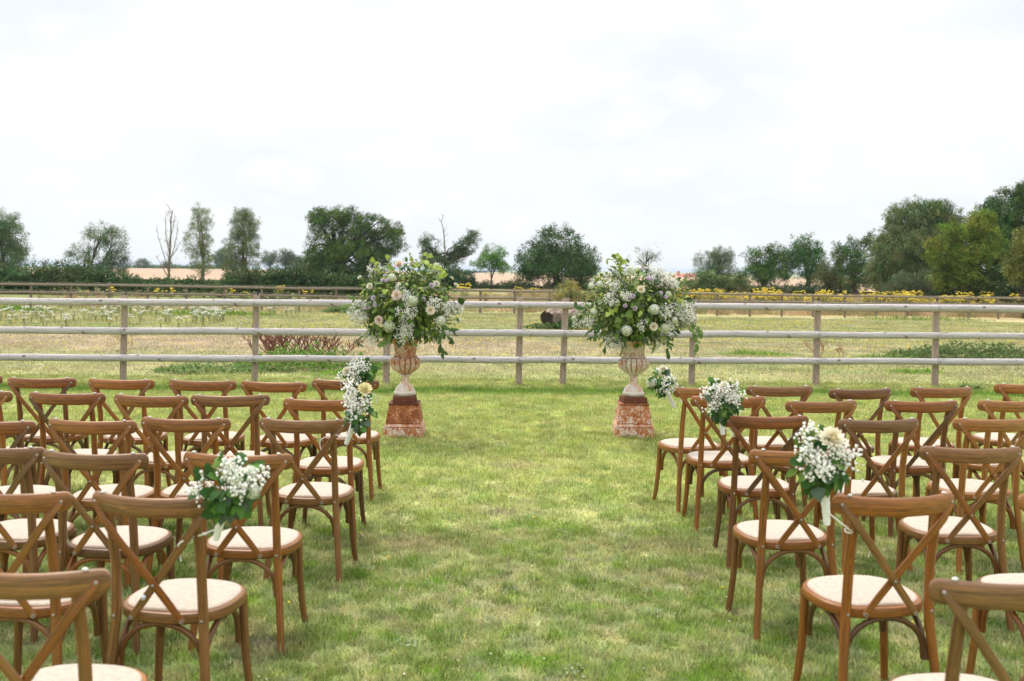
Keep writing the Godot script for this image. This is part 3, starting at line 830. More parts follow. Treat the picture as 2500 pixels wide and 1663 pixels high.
func bare_branch(o: Node3D, pts: Array, r0: float, m: Material, twigs := 0) -> void:
	var rad := []
	for i in pts.size():
		rad.append(Vector2.ONE * lerpf(r0, r0 * 0.25, float(i) / (pts.size() - 1)))
	var mb := MB.new()
	mb.sweep(pts, rad, 5, Vector3(0.12, 0.05, 1))
	for k in twigs:
		var i := 1 + k % (pts.size() - 1)
		var s: Vector3 = pts[i].lerp(pts[i - 1], rng.randf())
		var e := s + Vector3(rnd(-1, 1), rnd(0.4, 1.4), rnd(-1, 1)).normalized() * rnd(0.4, 1.2) * r0 * 9.0
		mb.sweep([s, s.lerp(e, 0.5) + Vector3(rnd(-0.1, 0.1), 0.05, 0), e], [Vector2.ONE * r0 * 0.3, Vector2.ONE * r0 * 0.2, Vector2.ONE * r0 * 0.08], 4, Vector3(0.12, 0.05, 1))
	part("dead_branch", mb.mesh(), m, o)


# ---------------------------------------------------------------- paddock plants
func weed_patch(called: String, label: String, category: String, x: float, z: float, r: Vector3, count: int, leaf_len: float, col: Color, kind: String) -> Node3D:
	var o := thing(called, label, category, Vector3(x, ground_y(x, z), z))
	var mb := MB.new()
	mb.col = Color.WHITE
	mb.leaf(Transform3D.IDENTITY, 1.0, 0.16 if kind == "grass" else 0.48, "oval", 0.5, 0.2, 4)
	var places := []
	var cols := []
	for i in count:
		var a := rnd(0, TAU)
		var q := sqrt(rng.randf())
		var px := cos(a) * q * r.x
		var pz := sin(a) * q * r.z
		var top := r.y * (1.0 - q * q * 0.8) * (0.7 + 0.5 * nz.get_noise_2d((x + px) * 2.0, (z + pz) * 2.0))
		var py := 0.0 if kind == "grass" else top * pow(rng.randf(), 0.5)
		var dir := Vector3(rnd(-1, 1), rnd(0.2, 1.2) if kind != "grass" else rnd(1.2, 3.0), rnd(-1, 1))
		var l := leaf_len * rnd(0.6, 1.3) * (1.0 if kind != "grass" else maxf(0.3, top / r.y))
		places.append(aim(Vector3(px, py, pz), dir, Vector3(rnd(-1, 1), 1, rnd(-1, 1)), l))
		var g := rnd(0.9, 2.0)
		cols.append(Color(col.r * g * rnd(0.85, 1.2), col.g * g, col.b * g))
	scatter("foliage", mb.mesh(), mats.blade, places, cols, o)
	return o


func dock_plant(label: String, at: Vector3, h: float, spread: float, stems: int, m: Material, group := "") -> Node3D:
	var o := thing("dock_plant", label, "dried dock", Vector3(at.x, ground_y(at.x, at.z), at.z), 0.0, group)
	for i in stems:
		var a := rnd(0, TAU)
		var q := rnd(0.1, 1.0)
		var foot := Vector3(cos(a) * q * spread * 0.6, 0, sin(a) * q * 0.3)
		var tip := foot + Vector3(rnd(-0.5, 0.5) * h + cos(a) * q * h * 0.55, h * rnd(0.6, 1.0), rnd(-0.2, 0.2))
		var mid := foot.lerp(tip, 0.5) + Vector3(rnd(-0.06, 0.06), 0.04, 0)
		var mb := MB.new()
		mb.sweep([foot, mid, tip], [Vector2.ONE * 0.006, Vector2.ONE * 0.0085, Vector2.ONE * 0.003], 5, Vector3(0.1, 0.05, 1))
		for k in 5:
			var t := rnd(0.3, 0.95)
			var s := foot.lerp(mid, t * 2.0) if t < 0.5 else mid.lerp(tip, t * 2.0 - 1.0)
			var e := s + Vector3(rnd(-0.22, 0.22), rnd(0.12, 0.3), rnd(-0.1, 0.1)) * h * 1.2
			mb.sweep([s, s.lerp(e, 0.6) + Vector3(0, -0.02, 0), e], [Vector2.ONE * 0.007, Vector2.ONE * 0.011, Vector2.ONE * 0.003], 5, Vector3(0.1, 0.05, 1))
		part("stem", mb.mesh(), m, o)
	return o


func flower_plant_mesh(heads: int, head_r: float, h: float, head_col: Color, stem_col: Color, seed_in: int, leaves := 8) -> Mesh:
	var r := RandomNumberGenerator.new()
	r.seed = seed_in
	var mb := MB.new()
	for i in leaves:
		var a := r.randf() * TAU
		mb.col = stem_col * r.randf_range(0.7, 1.2)
		mb.leaf(aim(Vector3(0, r.randf() * h * 0.7, 0), Vector3(cos(a), r.randf_range(0.2, 1.0), sin(a)), Vector3.UP), h * r.randf_range(0.25, 0.45), h * 0.08, "oval", 0.4, 0.2, 4)
	for i in heads:
		var a := r.randf() * TAU
		var q := sqrt(r.randf()) * h * 0.32
		var tip := Vector3(cos(a) * q, h * r.randf_range(0.72, 1.05), sin(a) * q)
		mb.col = stem_col
		mb.sweep([Vector3(0, 0, 0), Vector3(tip.x * 0.4, h * 0.5, tip.z * 0.4), tip], [Vector2.ONE * h * 0.008], 3, Vector3(0.1, 0.02, 1))
		mb.col = head_col * r.randf_range(0.85, 1.1)
		mb.ball(tip, Vector3(head_r, head_r * 0.55, head_r), 5, 3)
		for k in 3:
			mb.ball(tip + Vector3(r.randf_range(-1, 1), r.randf_range(-0.3, 0.3), r.randf_range(-1, 1)) * head_r * 1.3, Vector3.ONE * head_r * 0.6, 5, 3)
	return mb.mesh()


func paddock() -> void:
	# low green weeds, nettles and grass mounds
	weed_patch("nettle_patch", "patch of green weeds behind the near fence below the dried dock stems", "weeds", -3.35, -16.6, Vector3(1.25, 0.44, 0.7), 2400, 0.075, Color(0.085, 0.160, 0.03), "leafy")
	weed_patch("nettle_patch", "thin strip of green weeds left of the dried dock, around a fence post foot", "weeds", -4.75, -15.9, Vector3(1.0, 0.2, 0.4), 800, 0.07, Color(0.10, 0.16, 0.05), "leafy")
	weed_patch("grass_mound", "bright grass tuft strip under the dried dock near the left posy", "weeds", -2.55, -15.7, Vector3(0.75, 0.22, 0.35), 900, 0.16, Color(0.13, 0.23, 0.035), "grass")
	weed_patch("weed_mound", "large mound of thistly weeds behind the fence at far right", "weeds", 9.3, -19.9, Vector3(1.8, 0.40, 0.7), 3000, 0.085, Color(0.085, 0.125, 0.045), "leafy")
	weed_patch("grass_mound", "long grass at the left end of the thistly weed mound", "weeds", 7.6, -19.7, Vector3(0.9, 0.18, 0.4), 700, 0.18, Color(0.12, 0.19, 0.05), "grass")
	weed_patch("grass_mound", "low bright green grass mound seen under the middle rail right of the right urn", "weeds", 5.0, -20.2, Vector3(0.85, 0.16, 0.4), 900, 0.16, Color(0.125, 0.215, 0.04), "grass")
	weed_patch("grass_mound", "low green grass mound below the bottom rail toward the right", "weeds", 6.95, -17.0, Vector3(0.55, 0.14, 0.3), 700, 0.13, Color(0.12, 0.22, 0.035), "grass")
	weed_patch("thistle", "small thistle tuft at a fence post foot on the right", "weeds", 6.75, -14.55, Vector3(0.16, 0.12, 0.1), 60, 0.10, Color(0.16, 0.22, 0.08), "leafy")
	weed_patch("grass_mound", "green grass mound at the far left edge of the paddock", "weeds", -16.9, -33.5, Vector3(1.7, 0.4, 0.9), 900, 0.3, Color(0.10, 0.175, 0.03), "grass")
	weed_patch("grass_mound", "green grass bank behind the white flowers left of centre", "weeds", -9.9, -33.0, Vector3(2.4, 0.42, 0.8), 1400, 0.3, Color(0.125, 0.20, 0.04), "grass")
	weed_patch("grass_mound", "strip of taller green grass along the far fence on the right", "weeds", 15.6, -38.3, Vector3(3.2, 0.4, 0.6), 1300, 0.3, Color(0.18, 0.22, 0.07), "grass")
	weed_patch("weed_mound", "green tuft beside the left arrangement at the far fence foot", "weeds", -5.9, -35.8, Vector3(0.9, 0.3, 0.4), 400, 0.16, Color(0.09, 0.15, 0.05), "leafy")
	weed_patch("bramble_clump", "green brambles around the fallen log", "weeds", 1.95, -28.3, Vector3(0.75, 0.55, 0.4), 700, 0.12, Color(0.07, 0.125, 0.04), "leafy")
	weed_patch("bramble_clump", "sprig of brambles at the left foot of the fallen log", "weeds", 0.85, -28.5, Vector3(0.5, 0.2, 0.3), 180, 0.11, Color(0.08, 0.12, 0.04), "leafy")
	dock_plant("spreading clump of dried red-brown dock stems behind the fence", Vector3(-3.75, 0, -17.6), 0.56, 1.3, 40, mats.dock)
	for q in [[-16.7, -37.4, "rust-coloured dried plant, leftmost of three by the far fence"], [-15.35, -37.2, "rust-coloured dried plant, middle one of three by the far fence"], [-13.9, -37.0, "rust-coloured dried plant, thinnest of three by the far fence"]]:
		dock_plant(q[2], Vector3(q[0], 0, q[1]), 0.6, 0.25, 9, mats.dry_stem, "dried plants by the far fence")
	dock_plant("small dried plant behind the fence below the mid rail on the right", Vector3(6.0, 0, -19.4), 0.4, 0.1, 5, mats.dry_stem)
	dock_plant("tiny dried plant right of the small dried plant", Vector3(6.5, 0, -19.4), 0.28, 0.1, 3, mats.dry_stem)
	dock_plant("single dried stalk on the bare soil at the left", Vector3(-7.5, 0, -19.6), 0.42, 0.08, 2, mats.dry_stem)
	# fallen log
	var lg := thing("fallen_log", "gnarled fallen log with a dark hollow end beyond the fence", "log", Vector3(1.32, ground_y(1.32, -28.7), -28.7))
	lg.scale = Vector3(0.9, 0.8, 0.9)
	var mb := MB.new()
	for i in 9:
		var t := i / 8.0
		for k in 14:
			var a := TAU * k / 14.0
			var rr := (0.30 - 0.09 * absf(t - 0.35) ) * (1.0 + 0.6 * nz.get_noise_3d(cos(a) * 1.6, sin(a) * 1.6, t * 3.0) + 0.12 * nf.get_noise_3d(cos(a) * 5.0, sin(a) * 5.0, t * 6.0)) * (1.15 - 0.25 * t)
			var slant := (1.0 - t) * (0.17 * cos(a) - 0.06 * sin(a) + 0.16 * nf.get_noise_2d(cos(a) * 3.0, sin(a) * 3.0))
			mb.p(Vector3(-0.3 + t * 0.95 + slant, 0.33 + t * 0.16 + 0.05 * sin(t * 7.0) + sin(a) * rr, cos(a) * rr - t * 0.35), Vector3.ZERO, Vector2(k / 14.0, t))
	for i in 8:
		for k in 14:
			mb.quad(i * 14 + k, (i + 1) * 14 + k, (i + 1) * 14 + (k + 1) % 14, i * 14 + (k + 1) % 14)
	part("trunk", mb.mesh(), mats.log_bark, lg)
	var en := MB.new()
	for k in 14:
		en.p(mb.v[k])
	var mid := en.p(Vector3(-0.2, 0.34, 0))
	for k in 14:
		en.tri(mid, (k + 1) % 14, k)
	part("hollow_end", en.mesh(), mats.log_end, lg)
	var br := MB.new()
	br.sweep([Vector3(-0.15, 0.3, 0.1), Vector3(-0.1, 0.12, 0.15), Vector3(-0.2, -0.05, 0.2)], [Vector2(0.14, 0.16), Vector2(0.17, 0.17), Vector2(0.2, 0.18)], 8, Vector3(0, 0, 1))
	br.sweep([Vector3(0.5, 0.35, -0.1), Vector3(0.55, 0.15, -0.15), Vector3(0.6, -0.05, -0.15)], [Vector2(0.12, 0.12)], 8, Vector3(0, 0, 1))
	part("broken_limb", br.mesh(), mats.log_end, lg)
	var st := MB.new()
	st.sweep([Vector3(-0.35, 0.06, 0.2), Vector3(-0.75, 0.05, 0.25), Vector3(-1.0, 0.02, 0.3)], [Vector2(0.05, 0.04), Vector2(0.04, 0.03), Vector2(0.015, 0.015)], 6, Vector3.UP)
	part("fallen_branch", st.mesh(), mats.log_end, lg)

	# white flowers on the left
	var white := flower_plant_mesh(8, 0.0145, 0.32, Color(0.95, 0.94, 0.9), Color(0.33, 0.38, 0.17), 4)
	var places := []
	var cols := []
	for i in 520:
		var u := rng.randf()
		var x := -16.5 + u * 8.0
		var z := -28.3 - rng.randfn() * 1.9 - u * 0.8
		if i % 3 == 0:
			x = rnd(-13.5, -7.2)
			z = -33.2 + rng.randfn() * 0.7
		if i % 19 == 0:
			x = rnd(-13, -4)
			z = rnd(-27, -18)
		if nz.get_noise_2d(x * 0.5, z * 0.6) < -0.15:
			continue
		places.append(Transform3D(Basis(Vector3.UP, rnd(0, TAU)).scaled(Vector3.ONE * rnd(0.3, 1.2) * (0.45 if i % 19 == 0 else 1.0)), Vector3(x, ground_y(x, z), z)))
		cols.append(Color.WHITE * rnd(0.85, 1.1))
	tag(scatter("white_wildflowers", white, mats.blade, places, cols, self), "drifts of white wildflowers in the paddock behind the fence on the left", "wildflowers")
	# tall dry grass and the mass of yellow ragwort behind the far fence
	var dry := MB.new()
	var r := RandomNumberGenerator.new()
	r.seed = 77
	for i in 46:
		var a := r.randf() * TAU
		var q := sqrt(r.randf()) * 0.35
		var g := r.randf_range(0.7, 1.25)
		dry.col = Color(g, g, g)
		var foot := Vector3(cos(a) * q, 0, sin(a) * q)
		var lean := Vector3(r.randf_range(-0.2, 0.2), r.randf_range(0.3, 0.62), r.randf_range(-0.2, 0.2))
		dry.blade(foot, Vector3(r.randf_range(-1, 1), 0, r.randf_range(-1, 1)).normalized(), foot + lean, 0.02)
	places = []
	cols = []
	var gx := -38.0
	while gx < 46.0:
		var gd := 36.5
		while gd < 62.0:
			var x := gx + rnd(-0.25, 0.25)
			var d := gd + rnd(-0.25, 0.25)
			if absf(x) < d * 0.56 + 1.0 and (x > rnd(-9.0, 3.0) or d < 41.0 + rnd(-1.0, 6.0) + x * 0.1) and d > 35.9 + (x + 18.0) * 0.155:
				places.append(Transform3D(Basis(Vector3.UP, rnd(0, TAU)).scaled(Vector3(1, rnd(0.6, 1.2) * (0.45 if x < 0 else 1.0), 1)), Vector3(x, ground_y(x, -d), -d)))
				var g := rnd(0.8, 1.15)
				var s := clampf(0.6 + nz.get_noise_2d(x * 0.3, d * 0.3), 0.0, 1.0)
				cols.append(Color(0.22 * g, 0.23 * g, 0.09 * g).lerp(Color(0.46 * g, 0.335 * g, 0.20 * g), s))
			gd += 0.6
		gx += 0.6
	tag(scatter("tall_dry_grass", dry.mesh(), mats.blade, places, cols, self), "tall dry grass growing between the far fence and the trees", "grass")
	var rag := flower_plant_mesh(14, 0.042, 0.85, Color(0.86, 0.73, 0.13), Color(0.25, 0.27, 0.10), 9, 14)
	places = []
	cols = []
	for i in 400:
		var x := rnd(7.0, 26.0)
		var d := 45.0 + rng.randfn() * 2.5 + (x - 10.0) * 0.05
		if i % 8 == 0:
			x = rnd(-10.0, 8.0)
			d = rnd(41.5, 45.0)
		if nz.get_noise_2d(x * 0.35, d * 0.25) < (-0.02 if x > 21.0 or x < 8.0 else -0.3) or d < 42.5 and x > 0:
			continue
		places.append(Transform3D(Basis(Vector3.UP, rnd(0, TAU)).scaled(Vector3.ONE * rnd(0.4, 1.15)), Vector3(x, ground_y(x, -d), -d)))
		cols.append(Color.WHITE * rnd(0.85, 1.15))
	tag(scatter("yellow_ragwort", rag, mats.blade, places, cols, self), "mass of yellow ragwort in flower behind the far fence", "wildflowers")
	# single ragwort plants on the left, behind the far fence
	var spots := [[-15.9, 39.5, 0.75, "below the loose many-stemmed tree, tallest yellow head on the left"], [-14.2, 40.0, 0.7, "just right of the tallest yellow head on the left"], [-13.5, 39.4, 0.75, "in front of the hedge gap before the bare tree"], [-11.3, 40.0, 0.8, "a lone head left of the first birch"], [-10.6, 39.6, 0.62, "a low head below the first birch"], [-6.0, 40.6, 0.55, "below the dense birch"], [-18.6, 39.2, 0.5, "at the far left edge"], [-17.0, 39.8, 0.55, "between the far left edge and the loose tree"]]
	for s in spots:
		var o := part("ragwort_plant", rag, mats.blade, self, Transform3D(Basis(Vector3.UP, rnd(0, TAU)).scaled(Vector3.ONE * s[2]), Vector3(s[0], ground_y(s[0], -s[1]) + 0.05, -s[1])))
		tag(o, "yellow ragwort plant " + s[3], "wildflower", "single yellow ragwort plants behind the far fence")


# ---------------------------------------------------------------- fences
func fences() -> void:
	mat("nail", lin(0.06, 0.05, 0.045), 0.6)
	var f := thing("paddock_fence", "near pale round-rail timber fence of three rails behind the urns", "fence", Vector3(0, 0, -14.65))
	var along := func(x: float) -> float: return -(14.3 + (x + 7.4) * 0.0467) + 14.65
	var posts := [-9.4, -7.5, -5.6, -3.72, -1.82, 0.12, 0.78, 2.69, 4.56, 6.37, 8.19, 10.05]
	var lean := [0.0, 0.01, 0.016, 0.02, 0.012, 0.012, 0.04, 0.025, 0.022, 0.012, 0.01, 0.0]
	for i in posts.size():
		var x: float = posts[i]
		var mb := MB.new()
		var z: float = along.call(x)
		var r := rnd(0.046, 0.051)
		var top := 1.275 + rnd(-0.012, 0.012)
		var k: float = lean[i]
		mb.sweep([Vector3(-k * 0.5, -0.2, 0), Vector3(0, 0.6, 0), Vector3(k * 0.5, top - 0.012, 0), Vector3(k * 0.5, top, 0)], [Vector2(r, r) * 1.04, Vector2(r, r), Vector2(r, r), Vector2(r, r) * 0.86], 14, Vector3(0, 0, 1), 2.0, rnd(0, 4))
		var o := part("post", mb.mesh(), mats.fence_post, f, Transform3D(Basis(Vector3.UP, rnd(0, TAU) * 0.0), Vector3(x, 0, z)))
		if i not in [5]:
			var ib := MB.new()
			ib.sweep([Vector3(0, top - 0.005, -0.01), Vector3(0, top + 0.03, -0.01), Vector3(0.004, top + 0.055, -0.01)], [Vector2(0.011, 0.009), Vector2(0.009, 0.008), Vector2(0.014, 0.01)], 6, Vector3(0, 0, 1))
			part("insulator", ib.mesh(), mats.black_plastic, o, Transform3D(Basis(), Vector3(k * 0.5 + 0.012, 0, 0)))
	# rails run in lengths that butt at posts; the three heights break at different posts
	var breaks := [[0, 1, 3, 4, 5, 7, 9, 11], [0, 2, 4, 6, 8, 11], [0, 1, 3, 5, 6, 7, 9, 11]]
	var heights := [1.175, 0.762, 0.372]
	for h in 3:
		for b in breaks[h].size() - 1:
			var x0: float = posts[breaks[h][b]] + 0.003
			var x1: float = posts[breaks[h][b + 1]] - 0.003
			var pts := []
			var rad := []
			var n := 9
			var r := rnd(0.0485, 0.0535)
			for i in n + 1:
				var t := float(i) / n
				var x := lerpf(x0, x1, t)
				pts.append(Vector3(x, heights[h] + 0.0015 * x + 0.011 * nz.get_noise_2d(x * 0.55, h * 5.0), along.call(x) + 0.088 + 0.003 * nz.get_noise_2d(x, 3.0 + h)))
				rad.append(Vector2.ONE * r * (1.0 + 0.025 * nz.get_noise_2d(x * 1.7, h * 9.0)))
			rad[0] = rad[1] * 0.95
			rad[n] = rad[n - 1] * 0.95
			pts.insert(1, pts[0] + Vector3(0.006, 0, 0))
			rad.insert(1, rad[1])
			pts.insert(n + 1, pts[n + 1] - Vector3(0.006, 0, 0))
			rad.insert(n + 1, rad[n])
			var mb := MB.new()
			mb.sweep(pts, rad, 18, Vector3.UP, 2.0, rnd(0, 4.0), 1.0)
			for q in mb.uv.size():
				mb.uv[q] = Vector2(mb.uv[q].x, mb.uv[q].y * 0.25)
			part("rail", mb.mesh(), mats.fence_rail, f)
	for i in posts.size():
		for h in 3:
			var nb := MB.new()
			nb.ball(Vector3.ZERO, Vector3(0.007, 0.007, 0.004), 6, 4)
			for s in [-0.02, 0.022]:
				part("nail", nb.mesh(), mats.nail, f, Transform3D(Basis(), Vector3(posts[i] + s, heights[h] + 0.0015 * posts[i] + rnd(-0.012, 0.012), along.call(posts[i]) + 0.1405)))
	# the thinner, greyer fence across the far side of the paddock
	var g := thing("paddock_fence", "far thin grey timber fence across the back of the paddock", "fence", Vector3(0, 0, -37.8))
	var fx := -22.1
	var i := 0
	var far_at := func(x: float) -> float: return -(35.0 + (x + 18.0) * 0.155) + 37.8
	var first := fx
	while fx < 26.0:
		var z: float = far_at.call(fx)
		var gy := ground_y(fx, z - 37.8)
		var mb := MB.new()
		mb.sweep([Vector3(0, -0.2, 0), Vector3(0, 0.905 + rnd(-0.02, 0.02), 0)], [Vector2(0.045, 0.04)], 8, Vector3(0, 0, 1), 3.0, rnd(0, 3))
		part("post", mb.mesh(), mats.far_timber, g, Transform3D(Basis(Vector3.UP, rnd(-0.1, 0.1)), Vector3(fx, gy, z)))
		fx += 1.295 + rnd(-0.03, 0.03) + 0.003 * i * 0.3
		i += 1
	for h in [0.86, 0.575, 0.29]:
		var x := first
		while x < 25.0:
			var pts := []
			for k in 4:
				var xx := x + k * 1.29 + (0.004 if k == 0 else 0.0)
				var z: float = far_at.call(xx) + 0.08
				pts.append(Vector3(xx, ground_y(xx, z - 37.8) + h + rnd(-0.012, 0.012), z))
			var mb := MB.new()
			mb.sweep(pts, [Vector2(0.032, 0.042)], 8, Vector3.UP, 2.4, rnd(0, 3))
			part("rail", mb.mesh(), mats.far_timber, g)
			x += 3.87
	for h in [0.93, 0.66]:
		var mb := MB.new()
		var pts := []
		for k in 26:
			var x := first + k * 1.85
			var z: float = far_at.call(x)
			pts.append(Vector3(x, ground_y(x, z - 37.8) + h, z + 0.05))
		mb.sweep(pts, [Vector2(0.006, 0.006)], 4, Vector3.UP)
		part("wire", mb.mesh(), mats.far_timber, g)


# ---------------------------------------------------------------- grass
func turf(radius: float, count: int, l0: float, l1: float, wide: float, share: float, up: float, seed_in: int) -> Mesh:
	var r := RandomNumberGenerator.new()
	r.seed = seed_in
	var mb := MB.new()
	for i in count:
		var a := r.randf() * TAU
		var q := sqrt(r.randf()) * radius
		var foot := Vector3(cos(a) * q, -0.004, sin(a) * q)
		var b := r.randf() * TAU
		var dir := Vector3(cos(b), 0, sin(b))
		var l := r.randf_range(l0, l1)
		var lift := r.randf_range(0.15, 1.0) * up
		var g := r.randf_range(0.45, 1.5)
		if r.randf() < share:
			mb.col = Color(1.9 * g, 1.4 * g, 2.3 * g)
			lift *= 0.5
		else:
			mb.col = Color(g * r.randf_range(0.8, 1.15), g, g * 0.9)
		var tip := foot + (dir * (1.0 - lift * 0.6) + Vector3.UP * lift).normalized() * l
		mb.blade(foot, dir, tip, wide * r.randf_range(0.7, 1.3))
	return mb.mesh()


func sow(called: String, label: String, d0: float, d1: float, step: float, kinds: Array, straw_kinds: Array, edge := 0.575) -> void:
	var places := [[], []]
	var cols := [[], []]
	var d := d0
	while d < d1:
		var half := d * edge + 0.9
		var x := -half
		while x < half:
			var px := x + rnd(-0.5, 0.5) * step
			var pd := d + rnd(-0.5, 0.5) * step
			x += step
			var s := straw(px, -pd)
			var c := ground_color(px, -pd)
			var k := 1 if rng.randf() < s else 0
			var g := exp(rng.randfn() * 0.21)
			var lush := exp(-pow((pd - 13.75 - 0.03 * px) / 0.3, 2.0))
			var tall := 1.0 + lush * 0.9 + (0.9 * maxf(0.0, nf.get_noise_2d(px * 4.0 + 4.0, pd * 4.0)) - 0.2 * s)
			places[k].append(Transform3D(Basis(Vector3.UP, rnd(0, TAU)).scaled(Vector3(1, tall, 1)), Vector3(px, ground_y(px, -pd), -pd)))
			cols[k].append(Color(minf(c.r * g * rnd(0.88, 1.12), 0.95), minf(c.g * g, 0.95), minf(c.b * g * rnd(0.8, 1.2), 0.95)))
		d += step
	tag(scatter(called, kinds[0], mats.blade, places[0], cols[0], self), label, "grass")
	tag(scatter(called + "_straw", straw_kinds[0], mats.blade, places[1], cols[1], self), label + ", the drier straw-coloured blades", "grass")


func dots(called: String, label: String, col: Color, r: float, n: int, x_of: Callable) -> void:
	var mb := MB.new()
	mb.col = Color.WHITE
	mb.ball(Vector3(0, 0.5, 0), Vector3(1, 0.5, 1), 6, 3)
	var places := []
	var cols := []
	for i in n:
		var q: Vector3 = x_of.call()
		if q.y < -0.5:
			continue
		places.append(Transform3D(Basis.from_scale(Vector3.ONE * r * rnd(0.7, 1.3)), Vector3(q.x, ground_y(q.x, q.z) + q.y, q.z)))
		cols.append(col * rnd(0.85, 1.1))
	tag(scatter(called, mb.mesh(), mats.petal, places, cols, self), label, "wildflowers")


func lawn() -> void:
	sow("lawn_grass", "mown lawn grass of the aisle, close to the viewer", 1.9, 6.5, 0.042, [turf(0.042, 60, 0.02, 0.055, 0.0033, 0.16, 1.0, 1)], [turf(0.045, 55, 0.02, 0.05, 0.0033, 0.5, 0.7, 2)])
	sow("mown_grass", "mown lawn grass between the front rows and the near fence", 6.5, 15.3, 0.078, [turf(0.08, 80, 0.022, 0.055, 0.0042, 0.17, 1.0, 3)], [turf(0.085, 75, 0.022, 0.05, 0.0042, 0.5, 0.7, 4)])
	sow("paddock_grass", "rough pale grass of the paddock between the fences", 15.3, 38.0, 0.30, [turf(0.36, 170, 0.03, 0.08, 0.008, 0.25, 0.8, 5)], [turf(0.36, 160, 0.03, 0.07, 0.008, 0.5, 0.5, 6)])
	dots("yellow_paddock_flowers", "tiny yellow flowers dotted through the paddock grass", Color(0.72, 0.58, 0.06), 0.016, 9000, func() -> Vector3:
		var d := sqrt(rng.randf()) * 21.0 + 15.0
		var x := rnd(-1, 1) * d * 0.54
		if nz.get_noise_2d(x * 0.25, d * 0.5 + 4.0) < -0.05:
			return Vector3(0, -1, 0)
		return Vector3(x, 0.05, -d))
	dots("yellow_lawn_flowers", "small yellow dandelion heads scattered in the mown lawn", Color(0.78, 0.60, 0.05), 0.0075, 90, func() -> Vector3:
		var d := rnd(2.6, 14.5)
		return Vector3(rnd(-0.9, 1) * d * 0.54, 0.03, -d))
	dots("white_clover", "white clover heads scattered in the mown lawn", Color(0.7, 0.68, 0.6), 0.005, 160, func() -> Vector3:
		var d := rnd(2.6, 14.5)
		return Vector3(rnd(-1, 1) * d * 0.54, 0.025, -d))
	# pale flattened leaves and dead stalks lying in the turf
	var mb := MB.new()
	var r := RandomNumberGenerator.new()
	r.seed = 31
	for i in 16:
		var a := r.randf() * TAU
		mb.col = Color.WHITE * r.randf_range(0.7, 1.15)
		mb.leaf(aim(Vector3(cos(a), 0, sin(a)) * 0.01 + Vector3(r.randf_range(-0.05, 0.05), 0.02, r.randf_range(-0.05, 0.05)), Vector3(cos(a), r.randf_range(-0.1, 0.15), sin(a)), Vector3.UP), r.randf_range(0.02, 0.045), 0.013, "oval", 0.2, 0.3, 4)
	var places := []
	var cols := []
	for q in [[0.35, 3.05], [0.85, 3.1], [0.1, 2.8], [0.28, 4.2], [-0.45, 4.45], [0.8, 3.75], [0.85, 3.55], [1.15, 3.3], [0.95, 2.75], [1.05, 2.72], [-0.35, 2.95], [0.6, 3.5], [-0.2, 3.6], [0.0, 5.2], [0.7, 4.9], [-0.8, 5.6], [0.35, 6.4], [-1.25, 3.0], [-1.1, 2.95], [-1.5, 3.1]]:
		places.append(Transform3D(Basis(Vector3.UP, rnd(0, TAU)).scaled(Vector3.ONE * rnd(0.7, 1.2)), Vector3(q[0], ground_y(q[0], -q[1]) + 0.008, -q[1])))
		cols.append(Color(0.36, 0.42, 0.26) * rnd(0.8, 1.1))
	tag(scatter("silvery_weeds", mb.mesh(), mats.blade, places, cols, self), "silvery flattened weed leaves lying in the near lawn", "weeds")
	var sb := MB.new()
	for i in 3:
		var a := r.randf() * TAU
		sb.col = Color.WHITE
		sb.blade(Vector3(0, 0.02, 0), Vector3(cos(a), 0, sin(a)), Vector3(cos(a) * 0.07, 0.05, sin(a) * 0.07), 0.0022)
	places = []
	cols = []
	for i in 700:
		var d := sqrt(rng.randf()) * 11.0 + 2.2
		var x := rnd(-1, 1) * d * 0.54
		places.append(Transform3D(Basis(Vector3.UP, rnd(0, TAU)).scaled(Vector3.ONE * rnd(0.6, 1.3)), Vector3(x, ground_y(x, -d), -d)))
		cols.append(Color(0.55, 0.46, 0.28) * rnd(0.8, 1.2))
	tag(scatter("dead_stalks", sb.mesh(), mats.blade, places, cols, self), "bleached dead stalks lying across the mown lawn", "straw")


